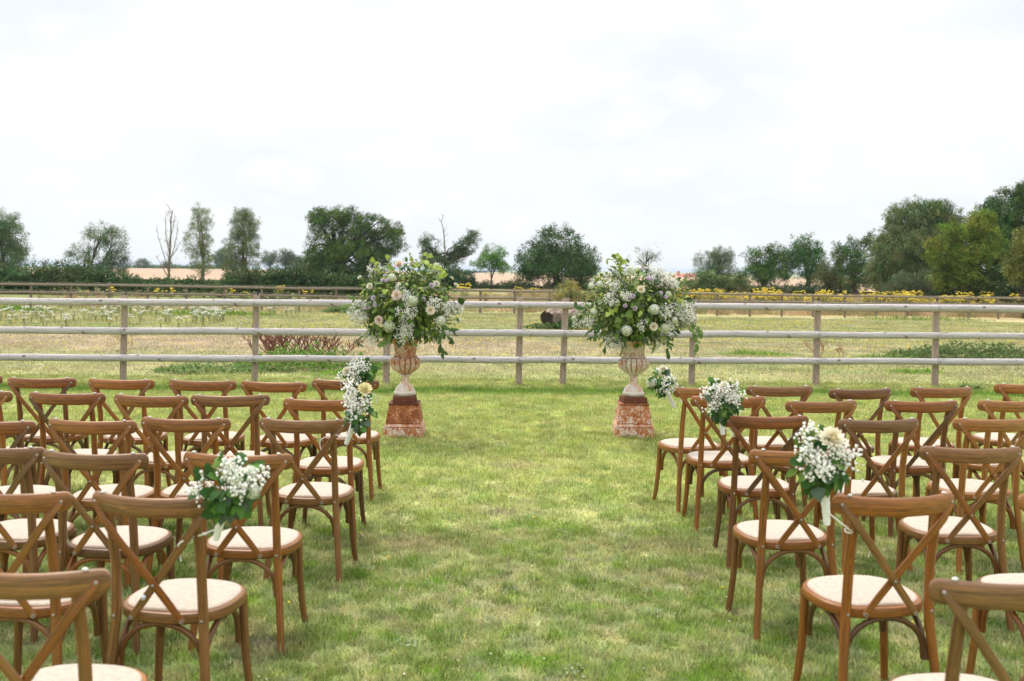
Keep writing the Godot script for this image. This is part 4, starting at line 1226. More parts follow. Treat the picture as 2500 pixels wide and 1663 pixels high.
# ---------------------------------------------------------------- flowers
func bloom(kind: String) -> Mesh:
	var key := "bloom_" + kind
	if meshes.has(key):
		return meshes[key]
	var r := RandomNumberGenerator.new()
	r.seed = hash(key)
	var mb := MB.new()
	if kind.begins_with("dahlia") or kind == "rose":
		var outer: Color = {"dahlia_blush": Color(0.82, 0.68, 0.64), "dahlia_cream": Color(0.84, 0.78, 0.66), "dahlia_white": Color(0.78, 0.75, 0.66), "dahlia_yellow": Color(0.80, 0.73, 0.40), "rose": Color(0.80, 0.77, 0.68)}[kind]
		var inner: Color = Color(0.84, 0.76, 0.48) if kind != "rose" else Color(0.78, 0.74, 0.56)
		for j in 6:
			var n: int = [15, 14, 12, 10, 8, 5][j] if kind != "rose" else [7, 7, 6, 5, 4, 3][j]
			for i in n:
				var a := TAU * (i + 0.5 * (j % 2) + r.randf_range(-0.15, 0.15)) / n
				var elev := deg_to_rad([2.0, 18.0, 34.0, 50.0, 66.0, 80.0][j] + r.randf_range(-6, 6))
				var dir := Vector3(cos(a) * cos(elev), sin(elev), sin(a) * cos(elev))
				var up := Vector3(-cos(a) * sin(elev), cos(elev), -sin(a) * sin(elev))
				mb.col = outer.lerp(inner, pow(j / 5.0, 1.6)) * r.randf_range(0.92, 1.05)
				mb.leaf(aim(Vector3(0, 0.02 + 0.03 * j, 0), dir, up), [1.0, 0.95, 0.85, 0.72, 0.58, 0.45][j], (0.40 if kind != "rose" else 0.85) * (1.0 - j * 0.07), "petal", -0.18, 0.45, 4)
		mb.col = inner
		mb.ball(Vector3(0, 0.12, 0), Vector3(0.28, 0.2, 0.28), 7, 4)
		mb.col = Color(0.12, 0.18, 0.05)
		mb.ball(Vector3(0, -0.06, 0), Vector3(0.3, 0.14, 0.3), 7, 4)
	elif kind.begins_with("hydrangea"):
		var base: Color = Color(0.74, 0.78, 0.60) if kind == "hydrangea_green" else Color(0.86, 0.86, 0.78)
		mb.col = Color(0.25, 0.33, 0.12)
		mb.ball(Vector3(0, 0, 0), Vector3(0.75, 0.62, 0.75), 8, 6)
		for i in 95:
			var y := 1.0 - 1.5 * (i + 0.5) / 95.0
			var a := i * 2.39996
			var q := sqrt(maxf(0.0, 1.0 - y * y))
			var d := Vector3(cos(a) * q, y * 0.85, sin(a) * q)
			var t := aim(d * r.randf_range(0.84, 1.0), d, Vector3(r.randf_range(-1, 1), 1, r.randf_range(-1, 1)))
			mb.col = base * r.randf_range(0.82, 1.06)
			for k in 4:
				var b := TAU * k / 4.0
				var s := 0.13
				var c0 := mb.p(t.origin, t.basis.z)
				var c1 := mb.p(t * Vector3(cos(b - 0.6) * s, sin(b - 0.6) * s, 0.03), t.basis.z)
				var c2 := mb.p(t * Vector3(cos(b) * s * 1.25, sin(b) * s * 1.25, 0.02), t.basis.z)
				var c3 := mb.p(t * Vector3(cos(b + 0.6) * s, sin(b + 0.6) * s, 0.03), t.basis.z)
				mb.quad(c0, c1, c2, c3)
	else:
		# lisianthus: an open cup, pale at the throat
		for j in 3:
			for i in 5:
				var a := TAU * (i + 0.4 * j) / 5.0
				var elev := deg_to_rad([28.0, 50.0, 68.0][j])
				var dir := Vector3(cos(a) * cos(elev), sin(elev), sin(a) * cos(elev))
				var up := Vector3(-cos(a) * sin(elev), cos(elev), -sin(a) * sin(elev))
				mb.col = Color(0.70, 0.58, 0.74).lerp(Color(0.84, 0.78, 0.82), r.randf() * 0.7)
				mb.leaf(aim(Vector3.ZERO, dir, up), [1.0, 0.9, 0.75][j], 0.95, "petal", -0.3, 0.3, 5)
		mb.col = Color(0.34, 0.18, 0.40)
		mb.ball(Vector3(0, 0.3, 0), Vector3(0.16, 0.2, 0.16), 6, 4)
	meshes[key] = mb.mesh()
	return meshes[key]


func leaf_mesh(kind: String) -> Mesh:
	var key := "leaf_" + kind
	if meshes.has(key):
		return meshes[key]
	var spec = {"oval": [0.46, "oval", 0.35, 0.25], "heart": [0.86, "heart", 0.25, 0.2], "narrow": [0.26, "oval", 0.45, 0.3], "ivy": [0.9, "lobed", 0.3, 0.22]}[kind]
	var mb := MB.new()
	mb.leaf(Transform3D.IDENTITY, 1.0, spec[0], spec[1], spec[2], spec[3], 5 if kind == "ivy" else 6)
	meshes[key] = mb.mesh()
	return meshes[key]


func tinted(key: String, c: Color, back := 0.45, rough := 0.5) -> StandardMaterial3D:
	return leafy(key, lin(c.r, c.g, c.b), rough, back)


func gypsophila(o: Node3D, at: Vector3, r: Vector3, n: int, floret: float, root: Vector3) -> void:
	if not meshes.has("floret"):
		var mb := MB.new()
		mb.col = Color.WHITE
		mb.ball(Vector3.ZERO, Vector3(1, 0.8, 1), 7, 5)
		meshes["floret"] = mb.mesh()
	var places := []
	var cols := []
	var stems := MB.new()
	stems.col = Color(0.16, 0.22, 0.09)
	var k := 0
	while k < n:
		# little sprays of florets that share a stem
		var d := Vector3(rng.randfn(), rng.randfn(), rng.randfn()).normalized() * pow(rng.randf(), 0.4)
		var hub := at + d * r
		stems.sweep([root.lerp(hub, 0.45), hub], [Vector2.ONE * 0.0011], 3, Vector3(0.1, 0.2, 1))
		for j in rng.randi_range(4, 8):
			var q := hub + Vector3(rng.randfn(), rng.randfn(), rng.randfn()) * floret * 2.3
			places.append(Transform3D(any_turn().scaled(Vector3.ONE * floret * rnd(0.6, 1.15)), q))
			var g := rnd(0.78, 0.88)
			cols.append(Color(g, g * 0.985, g * 0.94))
			k += 1
	scatter("gypsophila", meshes.floret, mats.petal, places, cols, o)
	var s := part("gypsophila_stems", stems.mesh(), mats.leaf, o)
	s.set_meta("kind", "stuff")


func arrangement(called: String, label: String, at: Vector3, turn: float, k: float, o_px: Vector2, R: Vector3, cy: float, list: Array, sprays: Array) -> void:
	var o := thing(called, label, "flower arrangement", at, turn)
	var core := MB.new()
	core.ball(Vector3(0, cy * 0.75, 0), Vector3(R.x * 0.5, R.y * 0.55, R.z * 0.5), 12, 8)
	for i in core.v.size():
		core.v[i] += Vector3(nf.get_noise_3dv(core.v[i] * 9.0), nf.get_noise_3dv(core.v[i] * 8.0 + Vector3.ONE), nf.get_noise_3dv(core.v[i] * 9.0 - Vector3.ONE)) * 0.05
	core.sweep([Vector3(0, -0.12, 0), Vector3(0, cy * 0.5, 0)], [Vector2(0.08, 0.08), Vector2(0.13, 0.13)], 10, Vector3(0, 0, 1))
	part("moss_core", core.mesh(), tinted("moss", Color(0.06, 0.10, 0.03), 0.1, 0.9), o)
	# small leaves all round, drooping outwards
	for kind in ["oval", "narrow"]:
		var places := []
		var cols := []
		for i in (1650 if kind == "oval" else 950):
			var d := Vector3(rng.randfn(), rng.randfn(), rng.randfn()).normalized()
			var rr := rnd(0.5, 1.0)
			var bump := 1.0 + 0.22 * nz.get_noise_3dv(d * 2.2 + at)
			var q := Vector3(d.x * R.x, cy + d.y * R.y, d.z * R.z) * Vector3(rr * bump, 1, rr * bump)
			q.y = cy + d.y * R.y * rr * bump
			if q.y < 0.05 and absf(q.x) < 0.16 and absf(q.z) < 0.16:
				continue
			if q.y < 0.03:
				q.y = rnd(0.0, 0.14)
			var dir := (d + Vector3(rnd(-0.9, 0.9), rnd(-1.1, 0.5), rnd(-0.9, 0.9)) * 0.8).normalized()
			places.append(aim(q, dir, d + Vector3.UP * 0.5, rnd(0.045, 0.085)))
			var pick := rng.randf()
			var c := Color(0.065, 0.120, 0.026) if pick < 0.42 else Color(0.14, 0.215, 0.042) if pick < 0.78 else Color(0.12, 0.165, 0.085) if pick < 0.86 else Color(0.27, 0.33, 0.07)
			cols.append(c * rnd(0.75, 1.25))
		scatter("foliage", leaf_mesh(kind), mats.leaf, places, cols, o)
	# large leaves, one by one
	var greens := [tinted("green_dark", Color(0.062, 0.115, 0.030)), tinted("green_mid", Color(0.125, 0.20, 0.045)), tinted("green_lime", Color(0.29, 0.37, 0.075), 0.6), tinted("green_blue", Color(0.095, 0.135, 0.095))]
	for i in 110:
		var d := Vector3(rng.randfn(), rng.randfn() * 0.8, rng.randfn() + 0.35).normalized()
		var rr := rnd(0.86, 1.05)
		var q := Vector3(d.x * R.x * rr, cy + d.y * R.y * rr, d.z * R.z * rr)
		q.y = maxf(q.y, 0.0)
		var dir := (d * 0.7 + Vector3(rnd(-0.8, 0.8), rnd(-1.0, 0.4), rnd(-0.5, 0.5))).normalized()
		var kind: String = ["oval", "oval", "heart", "narrow", "heart"][i % 5]
		part("leaf", leaf_mesh(kind), greens[[0, 1, 0, 3, 1, 0, 2][i % 7]], o, aim(q, dir, d + Vector3.UP * 0.4, rnd(0.065, 0.105)))
	# named blooms and clouds where the photograph has them, others round the back
	var all := list.duplicate()
	for i in list.size():
		if i % 2 == 0:
			all.append([list[i][0], 2.0 * o_px.x - list[i][1], list[i][2], list[i][3], -1])
	var petal: Material = mats.petal
	for b in all:
		var x: float = (b[1] - o_px.x) * k
		var y: float = (o_px.y - b[2]) * k
		var e := 1.0 - pow(x / (R.x * 1.06), 2.0) - pow((y - cy) / (R.y * 1.06), 2.0)
		var z := R.z * sqrt(maxf(0.02, e)) * 1.0
		if b.size() > 4:
			z = -z
		var q := Vector3(x, y, z)
		var d := Vector3(x / (R.x * R.x), (y - cy) / (R.y * R.y), z / (R.z * R.z)).normalized()
		if b[0] == "gyps":
			var rr: float = b[3] * k
			gypsophila(o, q, Vector3(rr, rr, rr * 0.8), int(33000.0 * rr * rr) + 20, 0.0056, Vector3(x * 0.3, cy * 0.6, z * 0.3))
			continue
		var face := (d + Vector3(0, 0.25, 0.55 if z > 0.0 else -0.55)).normalized()
		var turn_to := Basis(Quaternion(Vector3.UP, face)).scaled(Vector3.ONE * b[3] * k)
		part(b[0].get_slice("_", 0) + "_bloom", bloom(b[0]), petal, o, Transform3D(turn_to, q + face * 0.025))
		var sb := MB.new()
		sb.sweep([Vector3(x * 0.3, cy * 0.5, z * 0.3), q], [Vector2.ONE * 0.0035], 5, Vector3(0.1, 0.3, 1))
		part("bloom_stem", sb.mesh(), mats.stem, o)
	# arching leafy sprays
	for s in sprays:
		var pts := []
		for q in s[1]:
			pts.append(Vector3((q[0] - o_px.x) * k, (o_px.y - q[1]) * k, q[2]))
		var mb := MB.new()
		mb.sweep(pts, [Vector2.ONE * 0.004, Vector2.ONE * 0.003, Vector2.ONE * 0.002], 5, Vector3(0.1, 0.2, 1))
		var sp := part("spray", mb.mesh(), mats.stem, o)
		var m: Material = greens[s[2]]
		for i in s[3]:
			var t := lerpf(0.25, 1.0, float(i) / (s[3] - 1)) * (pts.size() - 1)
			var a := mini(int(t), pts.size() - 2)
			var p: Vector3 = pts[a].lerp(pts[a + 1], t - a)
			var side := Vector3(rnd(-1, 1), rnd(-0.7, 0.5), rnd(0.0, 1.0))
			var dir: Vector3 = (pts[a + 1] - pts[a]).normalized() * 0.7 + side
			part("leaf", leaf_mesh(s[0]), m, sp, aim(p, dir, Vector3(rnd(-0.6, 0.6), 0.6, 0.8), s[4] * rnd(0.75, 1.2)))


func urns() -> void:
	for i in 2:
		var at := Vector3(-1.08, 0, -10.16) if i == 0 else Vector3(1.27, 0, -10.31)
		var which := "left" if i == 0 else "right"
		var k := 1.0 if i == 0 else 1.0
		var pd := thing("pedestal", ("rust-brown square pedestal with an even rusty face under the left urn" if i == 0 else "mottled rust and white square pedestal under the right urn"), "pedestal", at, 0.02 if i == 0 else -0.03)
		var mb := MB.new()
		mb.frustum(0.202, 0.196, -0.02, 0.098, 0.008)
		part("base_block", mb.mesh(), mats.rust_mid, pd)
		mb = MB.new()
		mb.frustum(0.195, 0.181, 0.0985, 0.134, 0.012)
		part("moulding", mb.mesh(), mats.rust_mid, pd)
		mb = MB.new()
		mb.frustum(0.178, 0.148, 0.1345, 0.318, 0.008)
		part("tapered_block", mb.mesh(), mats.rust_heavy if i == 0 else mats.rust_mid, pd)
		mb = MB.new()
		mb.frustum(0.151, 0.156, 0.3185, 0.334, 0.006)
		part("top_slab", mb.mesh(), mats.rust_dark if i == 0 else mats.rust_heavy, pd)
		var u := thing("garden_urn", ("fluted urn with orange rust over its upper bell, on the rust-brown pedestal" if i == 0 else "paler fluted urn with flaking white paint, on the mottled pedestal"), "urn", at + Vector3(0, 0.335, 0), 0.1)
		mb = MB.new()
		mb.frustum(0.124, 0.120, 0.0, 0.062, 0.006)
		part("foot_plate", mb.mesh(), mats.rust_dark, u)
		mb = MB.new()
		mb.lathe([Vector3(0.0, 0.0625, 0), Vector3(0.112, 0.0625, 0), Vector3(0.113, 0.098, 0), Vector3(0.108, 0.106, 0), Vector3(0.100, 0.110, 0), Vector3(0.098, 0.128, 0), Vector3(0.088, 0.150, 0), Vector3(0.068, 0.166, 0), Vector3(0.050, 0.180, 0), Vector3(0.041, 0.205, 0), Vector3(0.038, 0.235, 0), Vector3(0.041, 0.262, 0), Vector3(0.050, 0.266, 0), Vector3(0.052, 0.274, 0), Vector3(0.046, 0.280, 0), Vector3(0.0, 0.280, 0)], 32)
		part("stem", mb.mesh(), mats.rust_light, u)
		mb = MB.new()
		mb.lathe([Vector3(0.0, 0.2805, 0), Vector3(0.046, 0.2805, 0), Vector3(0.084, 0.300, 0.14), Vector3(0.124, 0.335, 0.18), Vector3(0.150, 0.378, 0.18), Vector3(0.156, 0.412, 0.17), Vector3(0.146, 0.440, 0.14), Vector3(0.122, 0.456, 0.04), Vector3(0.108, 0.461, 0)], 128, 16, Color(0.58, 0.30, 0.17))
		part("fluted_bowl", mb.mesh(), mats.rust_half if i == 0 else mats.rust_light, u)
		mb = MB.new()
		mb.lathe([Vector3(0.105, 0.4612, 0), Vector3(0.122, 0.463, 0), Vector3(0.124, 0.470, 0), Vector3(0.113, 0.476, 0), Vector3(0.110, 0.500, 0), Vector3(0.113, 0.540, 0), Vector3(0.121, 0.585, 0), Vector3(0.136, 0.620, 0), Vector3(0.152, 0.636, 0), Vector3(0.152, 0.645, 0), Vector3(0.140, 0.645, 0), Vector3(0.112, 0.59, 0), Vector3(0.0, 0.56, 0)], 40)
		part("bell", mb.mesh(), mats.rust_mid if i == 0 else mats.rust_half, u)
	# what the urns hold; coordinates were read off in small units and are turned into metres here
	var left := [["dahlia_blush", 530, 282, 38], ["dahlia_blush", 545, 490, 42], ["dahlia_blush", 418, 660, 38], ["dahlia_cream", 770, 588, 38], ["rose", 800, 410, 27], ["rose", 340, 430, 27], ["hydrangea_white", 498, 365, 30], ["rose", 910, 420, 20], ["hydrangea_green", 485, 700, 44], ["hydrangea_white", 832, 665, 40], ["hydrangea_green", 655, 525, 39], ["hydrangea_green", 280, 772, 30], ["hydrangea_white", 175, 665, 23], ["hydrangea_green", 770, 285, 26], ["rose", 232, 375, 20],
		["lisianthus", 435, 392, 23], ["lisianthus", 468, 392, 23], ["lisianthus", 385, 512, 29], ["lisianthus", 396, 555, 23], ["lisianthus", 326, 573, 21], ["lisianthus", 352, 572, 18], ["lisianthus", 770, 425, 29], ["lisianthus", 726, 512, 21], ["lisianthus", 448, 358, 18],
		["gyps", 335, 310, 62], ["gyps", 225, 610, 75], ["gyps", 180, 600, 45], ["gyps", 610, 600, 72], ["gyps", 590, 765, 72], ["gyps", 600, 700, 50], ["gyps", 335, 800, 55], ["gyps", 790, 540, 55], ["gyps", 885, 590, 55], ["gyps", 560, 440, 40], ["gyps", 620, 500, 55], ["gyps", 265, 660, 50]]
	var ls := [["heart", [[560, 380, 0.2], [640, 270, 0.25], [720, 235, 0.3], [800, 275, 0.32], [880, 315, 0.34]], 2, 17, 0.062], ["heart", [[520, 380, 0.2], [470, 290, 0.22], [450, 245, 0.24], [455, 225, 0.24]], 2, 6, 0.062], ["heart", [[480, 420, 0.2], [380, 300, 0.2], [330, 255, 0.22]], 2, 6, 0.062], ["heart", [[600, 350, 0.2], [640, 280, 0.22], [600, 205, 0.2]], 2, 4, 0.055], ["heart", [[620, 380, 0.2], [690, 260, 0.25], [705, 200, 0.25], [740, 195, 0.22]], 2, 6, 0.062],
		["oval", [[300, 600, 0.25], [200, 560, 0.25], [135, 580, 0.22]], 1, 8, 0.075], ["narrow", [[350, 560, 0.3], [230, 500, 0.3], [180, 490, 0.28]], 1, 9, 0.07], ["oval", [[750, 680, 0.3], [850, 750, 0.32], [850, 840, 0.3], [850, 890, 0.28]], 0, 12, 0.07], ["oval", [[800, 680, 0.3], [900, 720, 0.3], [945, 730, 0.25]], 0, 10, 0.06], ["oval", [[800, 700, 0.25], [900, 780, 0.28], [920, 810, 0.25]], 0, 9, 0.06], ["narrow", [[350, 720, 0.3], [260, 800, 0.3], [235, 820, 0.28], [250, 840, 0.28]], 0, 9, 0.06], ["heart", [[480, 740, 0.3], [460, 800, 0.32], [440, 825, 0.32]], 1, 5, 0.07], ["narrow", [[620, 760, 0.3], [650, 810, 0.3], [655, 835, 0.3]], 1, 6, 0.05]]
	arrangement("flower_arrangement", "rounder flower arrangement with pink dahlias and a leafy crest, in the orange-rusted urn", Vector3(-1.08, 0.955, -10.16), -0.1, 0.001387, Vector2(545, 825), Vector3(0.52, 0.43, 0.42), 0.37, left, ls)
	var right := [["hydrangea_white", 268, 345, 26], ["hydrangea_white", 318, 330, 25], ["hydrangea_green", 268, 535, 35], ["hydrangea_white", 500, 655, 42], ["hydrangea_white", 690, 502, 40], ["hydrangea_green", 782, 640, 39], ["hydrangea_white", 545, 228, 39], ["hydrangea_white", 856, 580, 25], ["hydrangea_green", 158, 582, 21], ["dahlia_cream", 690, 625, 36], ["dahlia_cream", 596, 365, 34], ["hydrangea_green", 805, 395, 26],
		["lisianthus", 655, 218, 22], ["lisianthus", 620, 225, 20], ["lisianthus", 655, 292, 22], ["lisianthus", 678, 290, 22], ["lisianthus", 738, 390, 22], ["lisianthus", 774, 418, 22], ["lisianthus", 535, 412, 23], ["lisianthus", 515, 425, 18], ["lisianthus", 478, 480, 23], ["lisianthus", 545, 497, 25],
		["gyps", 735, 240, 85], ["gyps", 800, 270, 80], ["gyps", 865, 320, 60], ["gyps", 400, 330, 50], ["gyps", 385, 430, 55], ["gyps", 960, 530, 90], ["gyps", 1010, 600, 75], ["gyps", 920, 500, 60], ["gyps", 420, 750, 70], ["gyps", 470, 770, 40], ["gyps", 800, 745, 60], ["gyps", 610, 620, 45], ["gyps", 790, 525, 60], ["gyps", 850, 620, 50], ["gyps", 245, 600, 45], ["gyps", 490, 400, 45], ["gyps", 760, 790, 30]]
	var rs := [["heart", [[500, 330, 0.25], [460, 200, 0.28], [440, 130, 0.28], [405, 95, 0.27]], 2, 12, 0.06], ["heart", [[480, 300, 0.25], [450, 180, 0.3], [480, 140, 0.3], [455, 105, 0.3]], 2, 9, 0.06], ["oval", [[440, 180, 0.28], [400, 135, 0.28], [360, 140, 0.27]], 2, 5, 0.045], ["heart", [[900, 560, 0.3], [1000, 660, 0.34], [1040, 720, 0.34], [1030, 825, 0.34]], 1, 12, 0.055], ["heart", [[950, 560, 0.25], [1060, 640, 0.28], [1085, 690, 0.28]], 1, 8, 0.06], ["heart", [[860, 420, 0.25], [930, 330, 0.25], [960, 275, 0.24]], 1, 5, 0.05], ["heart", [[850, 400, 0.25], [910, 330, 0.25], [918, 280, 0.24]], 1, 4, 0.045],
		["narrow", [[420, 560, 0.3], [300, 620, 0.32], [210, 680, 0.3]], 0, 12, 0.065], ["narrow", [[400, 600, 0.3], [300, 690, 0.32], [240, 715, 0.3]], 0, 12, 0.065], ["narrow", [[380, 540, 0.3], [240, 540, 0.3], [185, 520, 0.28]], 0, 9, 0.06], ["oval", [[780, 660, 0.3], [840, 750, 0.3], [820, 840, 0.3]], 0, 9, 0.07], ["heart", [[640, 430, 0.36], [560, 470, 0.38], [400, 620, 0.38]], 1, 10, 0.075], ["heart", [[480, 400, 0.34], [400, 500, 0.36], [375, 525, 0.36]], 2, 5, 0.08], ["narrow", [[420, 720, 0.3], [350, 780, 0.3], [340, 800, 0.3]], 0, 7, 0.06], ["narrow", [[640, 730, 0.3], [690, 790, 0.32], [720, 800, 0.3]], 1, 7, 0.055], ["narrow", [[470, 740, 0.3], [475, 800, 0.3], [473, 855, 0.3]], 0, 6, 0.05], ["oval", [[860, 430, 0.3], [900, 440, 0.33], [940, 470, 0.3]], 2, 6, 0.07]]
	arrangement("flower_arrangement", "wider flower arrangement with clouds of gypsophila and trailing leaves, in the pale urn", Vector3(1.27, 0.955, -10.31), 0.12, 0.001353, Vector2(622, 765), Vector3(0.57, 0.43, 0.43), 0.36, right, rs)


# ---------------------------------------------------------------- chairs
func chair_meshes() -> void:
	var wood := func(pts: Array, rad: Array, sides: int, up: Vector3, power := 2.0) -> MB:
		var mb := MB.new()
		mb.sweep(pts, rad, sides, up, power)
		var off := rnd(0, 1)
		var turn := rnd(0, 1)
		for i in mb.uv.size():
			mb.uv[i] = Vector2(mb.uv[i].x + turn, mb.uv[i].y / 1.6 + off)
		return mb
	# curved top rail, thick in the middle and rounded at its ends
	for variant in 3:
		var pts := []
		var rad := []
		var n := 28
		for i in n + 1:
			var t := sin(PI * 0.5 * (-1.0 + 2.0 * i / n))
			var x := t * 0.2425
			pts.append(Vector3(x, 0.849 - 0.001 * (1 - t * t), 0.298 - 0.085 * t * t))
			var e := 1.0 - absf(t)
			var s := sqrt(clampf(1.0 - pow(maxf(0.0, 1.0 - e / 0.10), 2.2), 0.0, 1.0))
			rad.append(Vector2(lerpf(0.008, 0.0155, s), 0.0355 * lerpf(0.22, 1.0, s)))
		meshes["top_rail_%d" % variant] = wood.call(pts, rad, 16, Vector3.UP, 2.5).mesh()
	for s in [-1, 1]:
		var sd := "l" if s < 0 else "r"
		meshes["rear_leg_" + sd] = wood.call([Vector3(s * 0.203, -0.012, 0.228), Vector3(s * 0.194, 0.1, 0.214), Vector3(s * 0.183, 0.24, 0.199), Vector3(s * 0.170, 0.40, 0.187), Vector3(s * 0.166, 0.48, 0.187), Vector3(s * 0.164, 0.62, 0.200), Vector3(s * 0.165, 0.74, 0.226), Vector3(s * 0.166, 0.835, 0.252)], [Vector2.ONE * 0.0155, Vector2.ONE * 0.0165, Vector2.ONE * 0.0175, Vector2.ONE * 0.0185, Vector2.ONE * 0.0185, Vector2.ONE * 0.018, Vector2.ONE * 0.017, Vector2.ONE * 0.015], 10, Vector3(0, 0, 1)).mesh()
		meshes["front_leg_" + sd] = wood.call([Vector3(s * 0.200, -0.012, -0.182), Vector3(s * 0.190, 0.07, -0.166), Vector3(s * 0.180, 0.2, -0.153), Vector3(s * 0.174, 0.33, -0.148), Vector3(s * 0.172, 0.415, -0.146)], [Vector2.ONE * 0.0145, Vector2.ONE * 0.0155, Vector2.ONE * 0.0165, Vector2.ONE * 0.0175, Vector2.ONE * 0.0175], 10, Vector3(0, 0, 1)).mesh()
		# flat bent strip of the cross back
		var dz := 0.0035 if s < 0 else -0.0055
		var a := Vector3(s * 0.224, 0.856, 0.2450)
		var b := Vector3(-s * 0.104, 0.420, 0.2085)
		var pts := []
		var rad := []
		for i in 15:
			var t := i / 14.0
			var q := a.lerp(b, t)
			q.z = lerpf(a.z, b.z, t) + 0.034 * sin(PI * pow(t, 0.6)) * (1.0 - t) + dz * smoothstep(0.1, 0.4, t)
			pts.append(q)
			var e: float = [0.45, 0.85, 1.0][mini(2, mini(i, 14 - i))]
			rad.append(Vector2(0.0150 * e, 0.0044))
		pts[1] = pts[0].lerp(pts[1], 0.25)
		pts[13] = pts[14].lerp(pts[13], 0.25)
		meshes["brace_" + sd] = wood.call(pts, rad, 12, Vector3(0, 0, 1), 3.6).mesh()
		# bent rods under the seat, one per side
		meshes["side_arch_" + sd] = wood.call([Vector3(s * 0.168, 0.235, 0.178), Vector3(s * 0.165, 0.30, 0.160), Vector3(s * 0.166, 0.35, 0.125), Vector3(s * 0.170, 0.387, 0.075), Vector3(s * 0.173, 0.402, 0.015), Vector3(s * 0.171, 0.390, -0.045), Vector3(s * 0.166, 0.352, -0.092), Vector3(s * 0.163, 0.30, -0.118), Vector3(s * 0.162, 0.235, -0.128)], [Vector2.ONE * 0.0115], 8, Vector3(1, 0, 0)).mesh()
	for e in 2:
		var z0 := 0.166 if e == 0 else -0.128
		var z1 := 0.172 if e == 0 else -0.17
		var pts := []
		for i in 13:
			var a := PI * i / 12.0
			var x := cos(a) * 0.160
			pts.append(Vector3(x, 0.235 + pow(sin(a), 0.75) * 0.165, lerpf(z0, z1, sin(a))))
		meshes["rear_arch" if e == 0 else "front_arch"] = wood.call(pts, [Vector2.ONE * 0.0115], 8, Vector3(0, 0, 1)).mesh()
	# seat frame and pad share one outline
	var outline := func(a: float, grow: float) -> Vector3:
		var ca := cos(a)
		var sa := sin(a)
		var r := pow(pow(absf(ca), 2.6) + pow(absf(sa), 2.6), -1.0 / 2.6)
		return Vector3(ca * r * (0.208 + grow), 0, sa * r * (0.198 + grow) - 0.012)
	var fb := MB.new()
	var rows := [[-0.022, 0.404], [0.0, 0.403], [0.005, 0.410], [0.006, 0.436], [0.0, 0.4425], [-0.010, 0.4435], [-0.018, 0.437], [-0.03, 0.436]]
	var seg := 48
	for i in rows.size():
		for k in seg + 1:
			var q: Vector3 = outline.call(TAU * k / seg, rows[i][0])
			fb.p(Vector3(q.x, rows[i][1], q.z), Vector3.ZERO, Vector2(i / 8.0, 1.3 * k / seg))
	for i in rows.size() - 1:
		for k in seg:
			var a := i * (seg + 1) + k
			fb.quad(a, a + seg + 1, a + seg + 2, a + 1)
	for e in 2:
		var ring := 0 if e == 0 else (rows.size() - 1) * (seg + 1)
		var mid := fb.p(Vector3(0, rows[0][1] if e == 0 else rows[7][1], -0.01), Vector3.DOWN if e == 0 else Vector3.UP, Vector2(0.5, 0.5))
		for k in seg:
			if e == 0:
				fb.tri(mid, ring + k, ring + k + 1)
			else:
				fb.tri(mid, ring + k + 1, ring + k)
	meshes["seat_frame"] = fb.mesh()
	var pb := MB.new()
	var pr := [[-0.022, 0.4365], [-0.0145, 0.440], [-0.013, 0.445], [-0.0155, 0.449], [-0.024, 0.4525], [-0.05, 0.4545], [-0.10, 0.4558], [-0.16, 0.4562]]
	for i in pr.size():
		for k in seg + 1:
			var q: Vector3 = outline.call(TAU * k / seg, pr[i][0])
			q.z = minf(q.z, 0.166 + pr[i][0] * 0.2)
			pb.p(Vector3(q.x, pr[i][1], q.z), Vector3.ZERO, Vector2(q.x * 5.0, q.z * 5.0 + pr[i][1] * 3.0))
	for i in pr.size() - 1:
		for k in seg:
			var a := i * (seg + 1) + k
			pb.quad(a, a + 1, a + seg + 2, a + seg + 1)
	var c := pb.p(Vector3(0, 0.4563, -0.01), Vector3.UP, Vector2(0, 0))
	for k in seg:
		pb.tri(c, 7 * (seg + 1) + k + 1, 7 * (seg + 1) + k)
	meshes["seat_pad"] = pb.mesh()
	var eb := MB.new()
	var loop := []
	for k in seg + 1:
		var q: Vector3 = outline.call(TAU * k / seg, -0.0135)
		loop.append(Vector3(q.x, 0.4435, minf(q.z, 0.1635)))
	eb.sweep(loop, [Vector2(0.004, 0.0048)], 6, Vector3.UP)
	meshes["pad_edge"] = eb.mesh()
	var bo := MB.new()
	bo.ball(Vector3.ZERO, Vector3(0.0064, 0.0064, 0.0036), 10, 6)
	meshes["bolt"] = bo.mesh()
	var ring := TorusMesh.new()
	ring.inner_radius = 0.0035
	ring.outer_radius = 0.0085
	ring.rings = 14
	ring.ring_segments = 6
	meshes["bolt_ring"] = ring
	var bu := MB.new()
	bu.ball(Vector3.ZERO, Vector3(0.011, 0.0045, 0.008), 10, 6)
	meshes["bumper"] = bu.mesh()


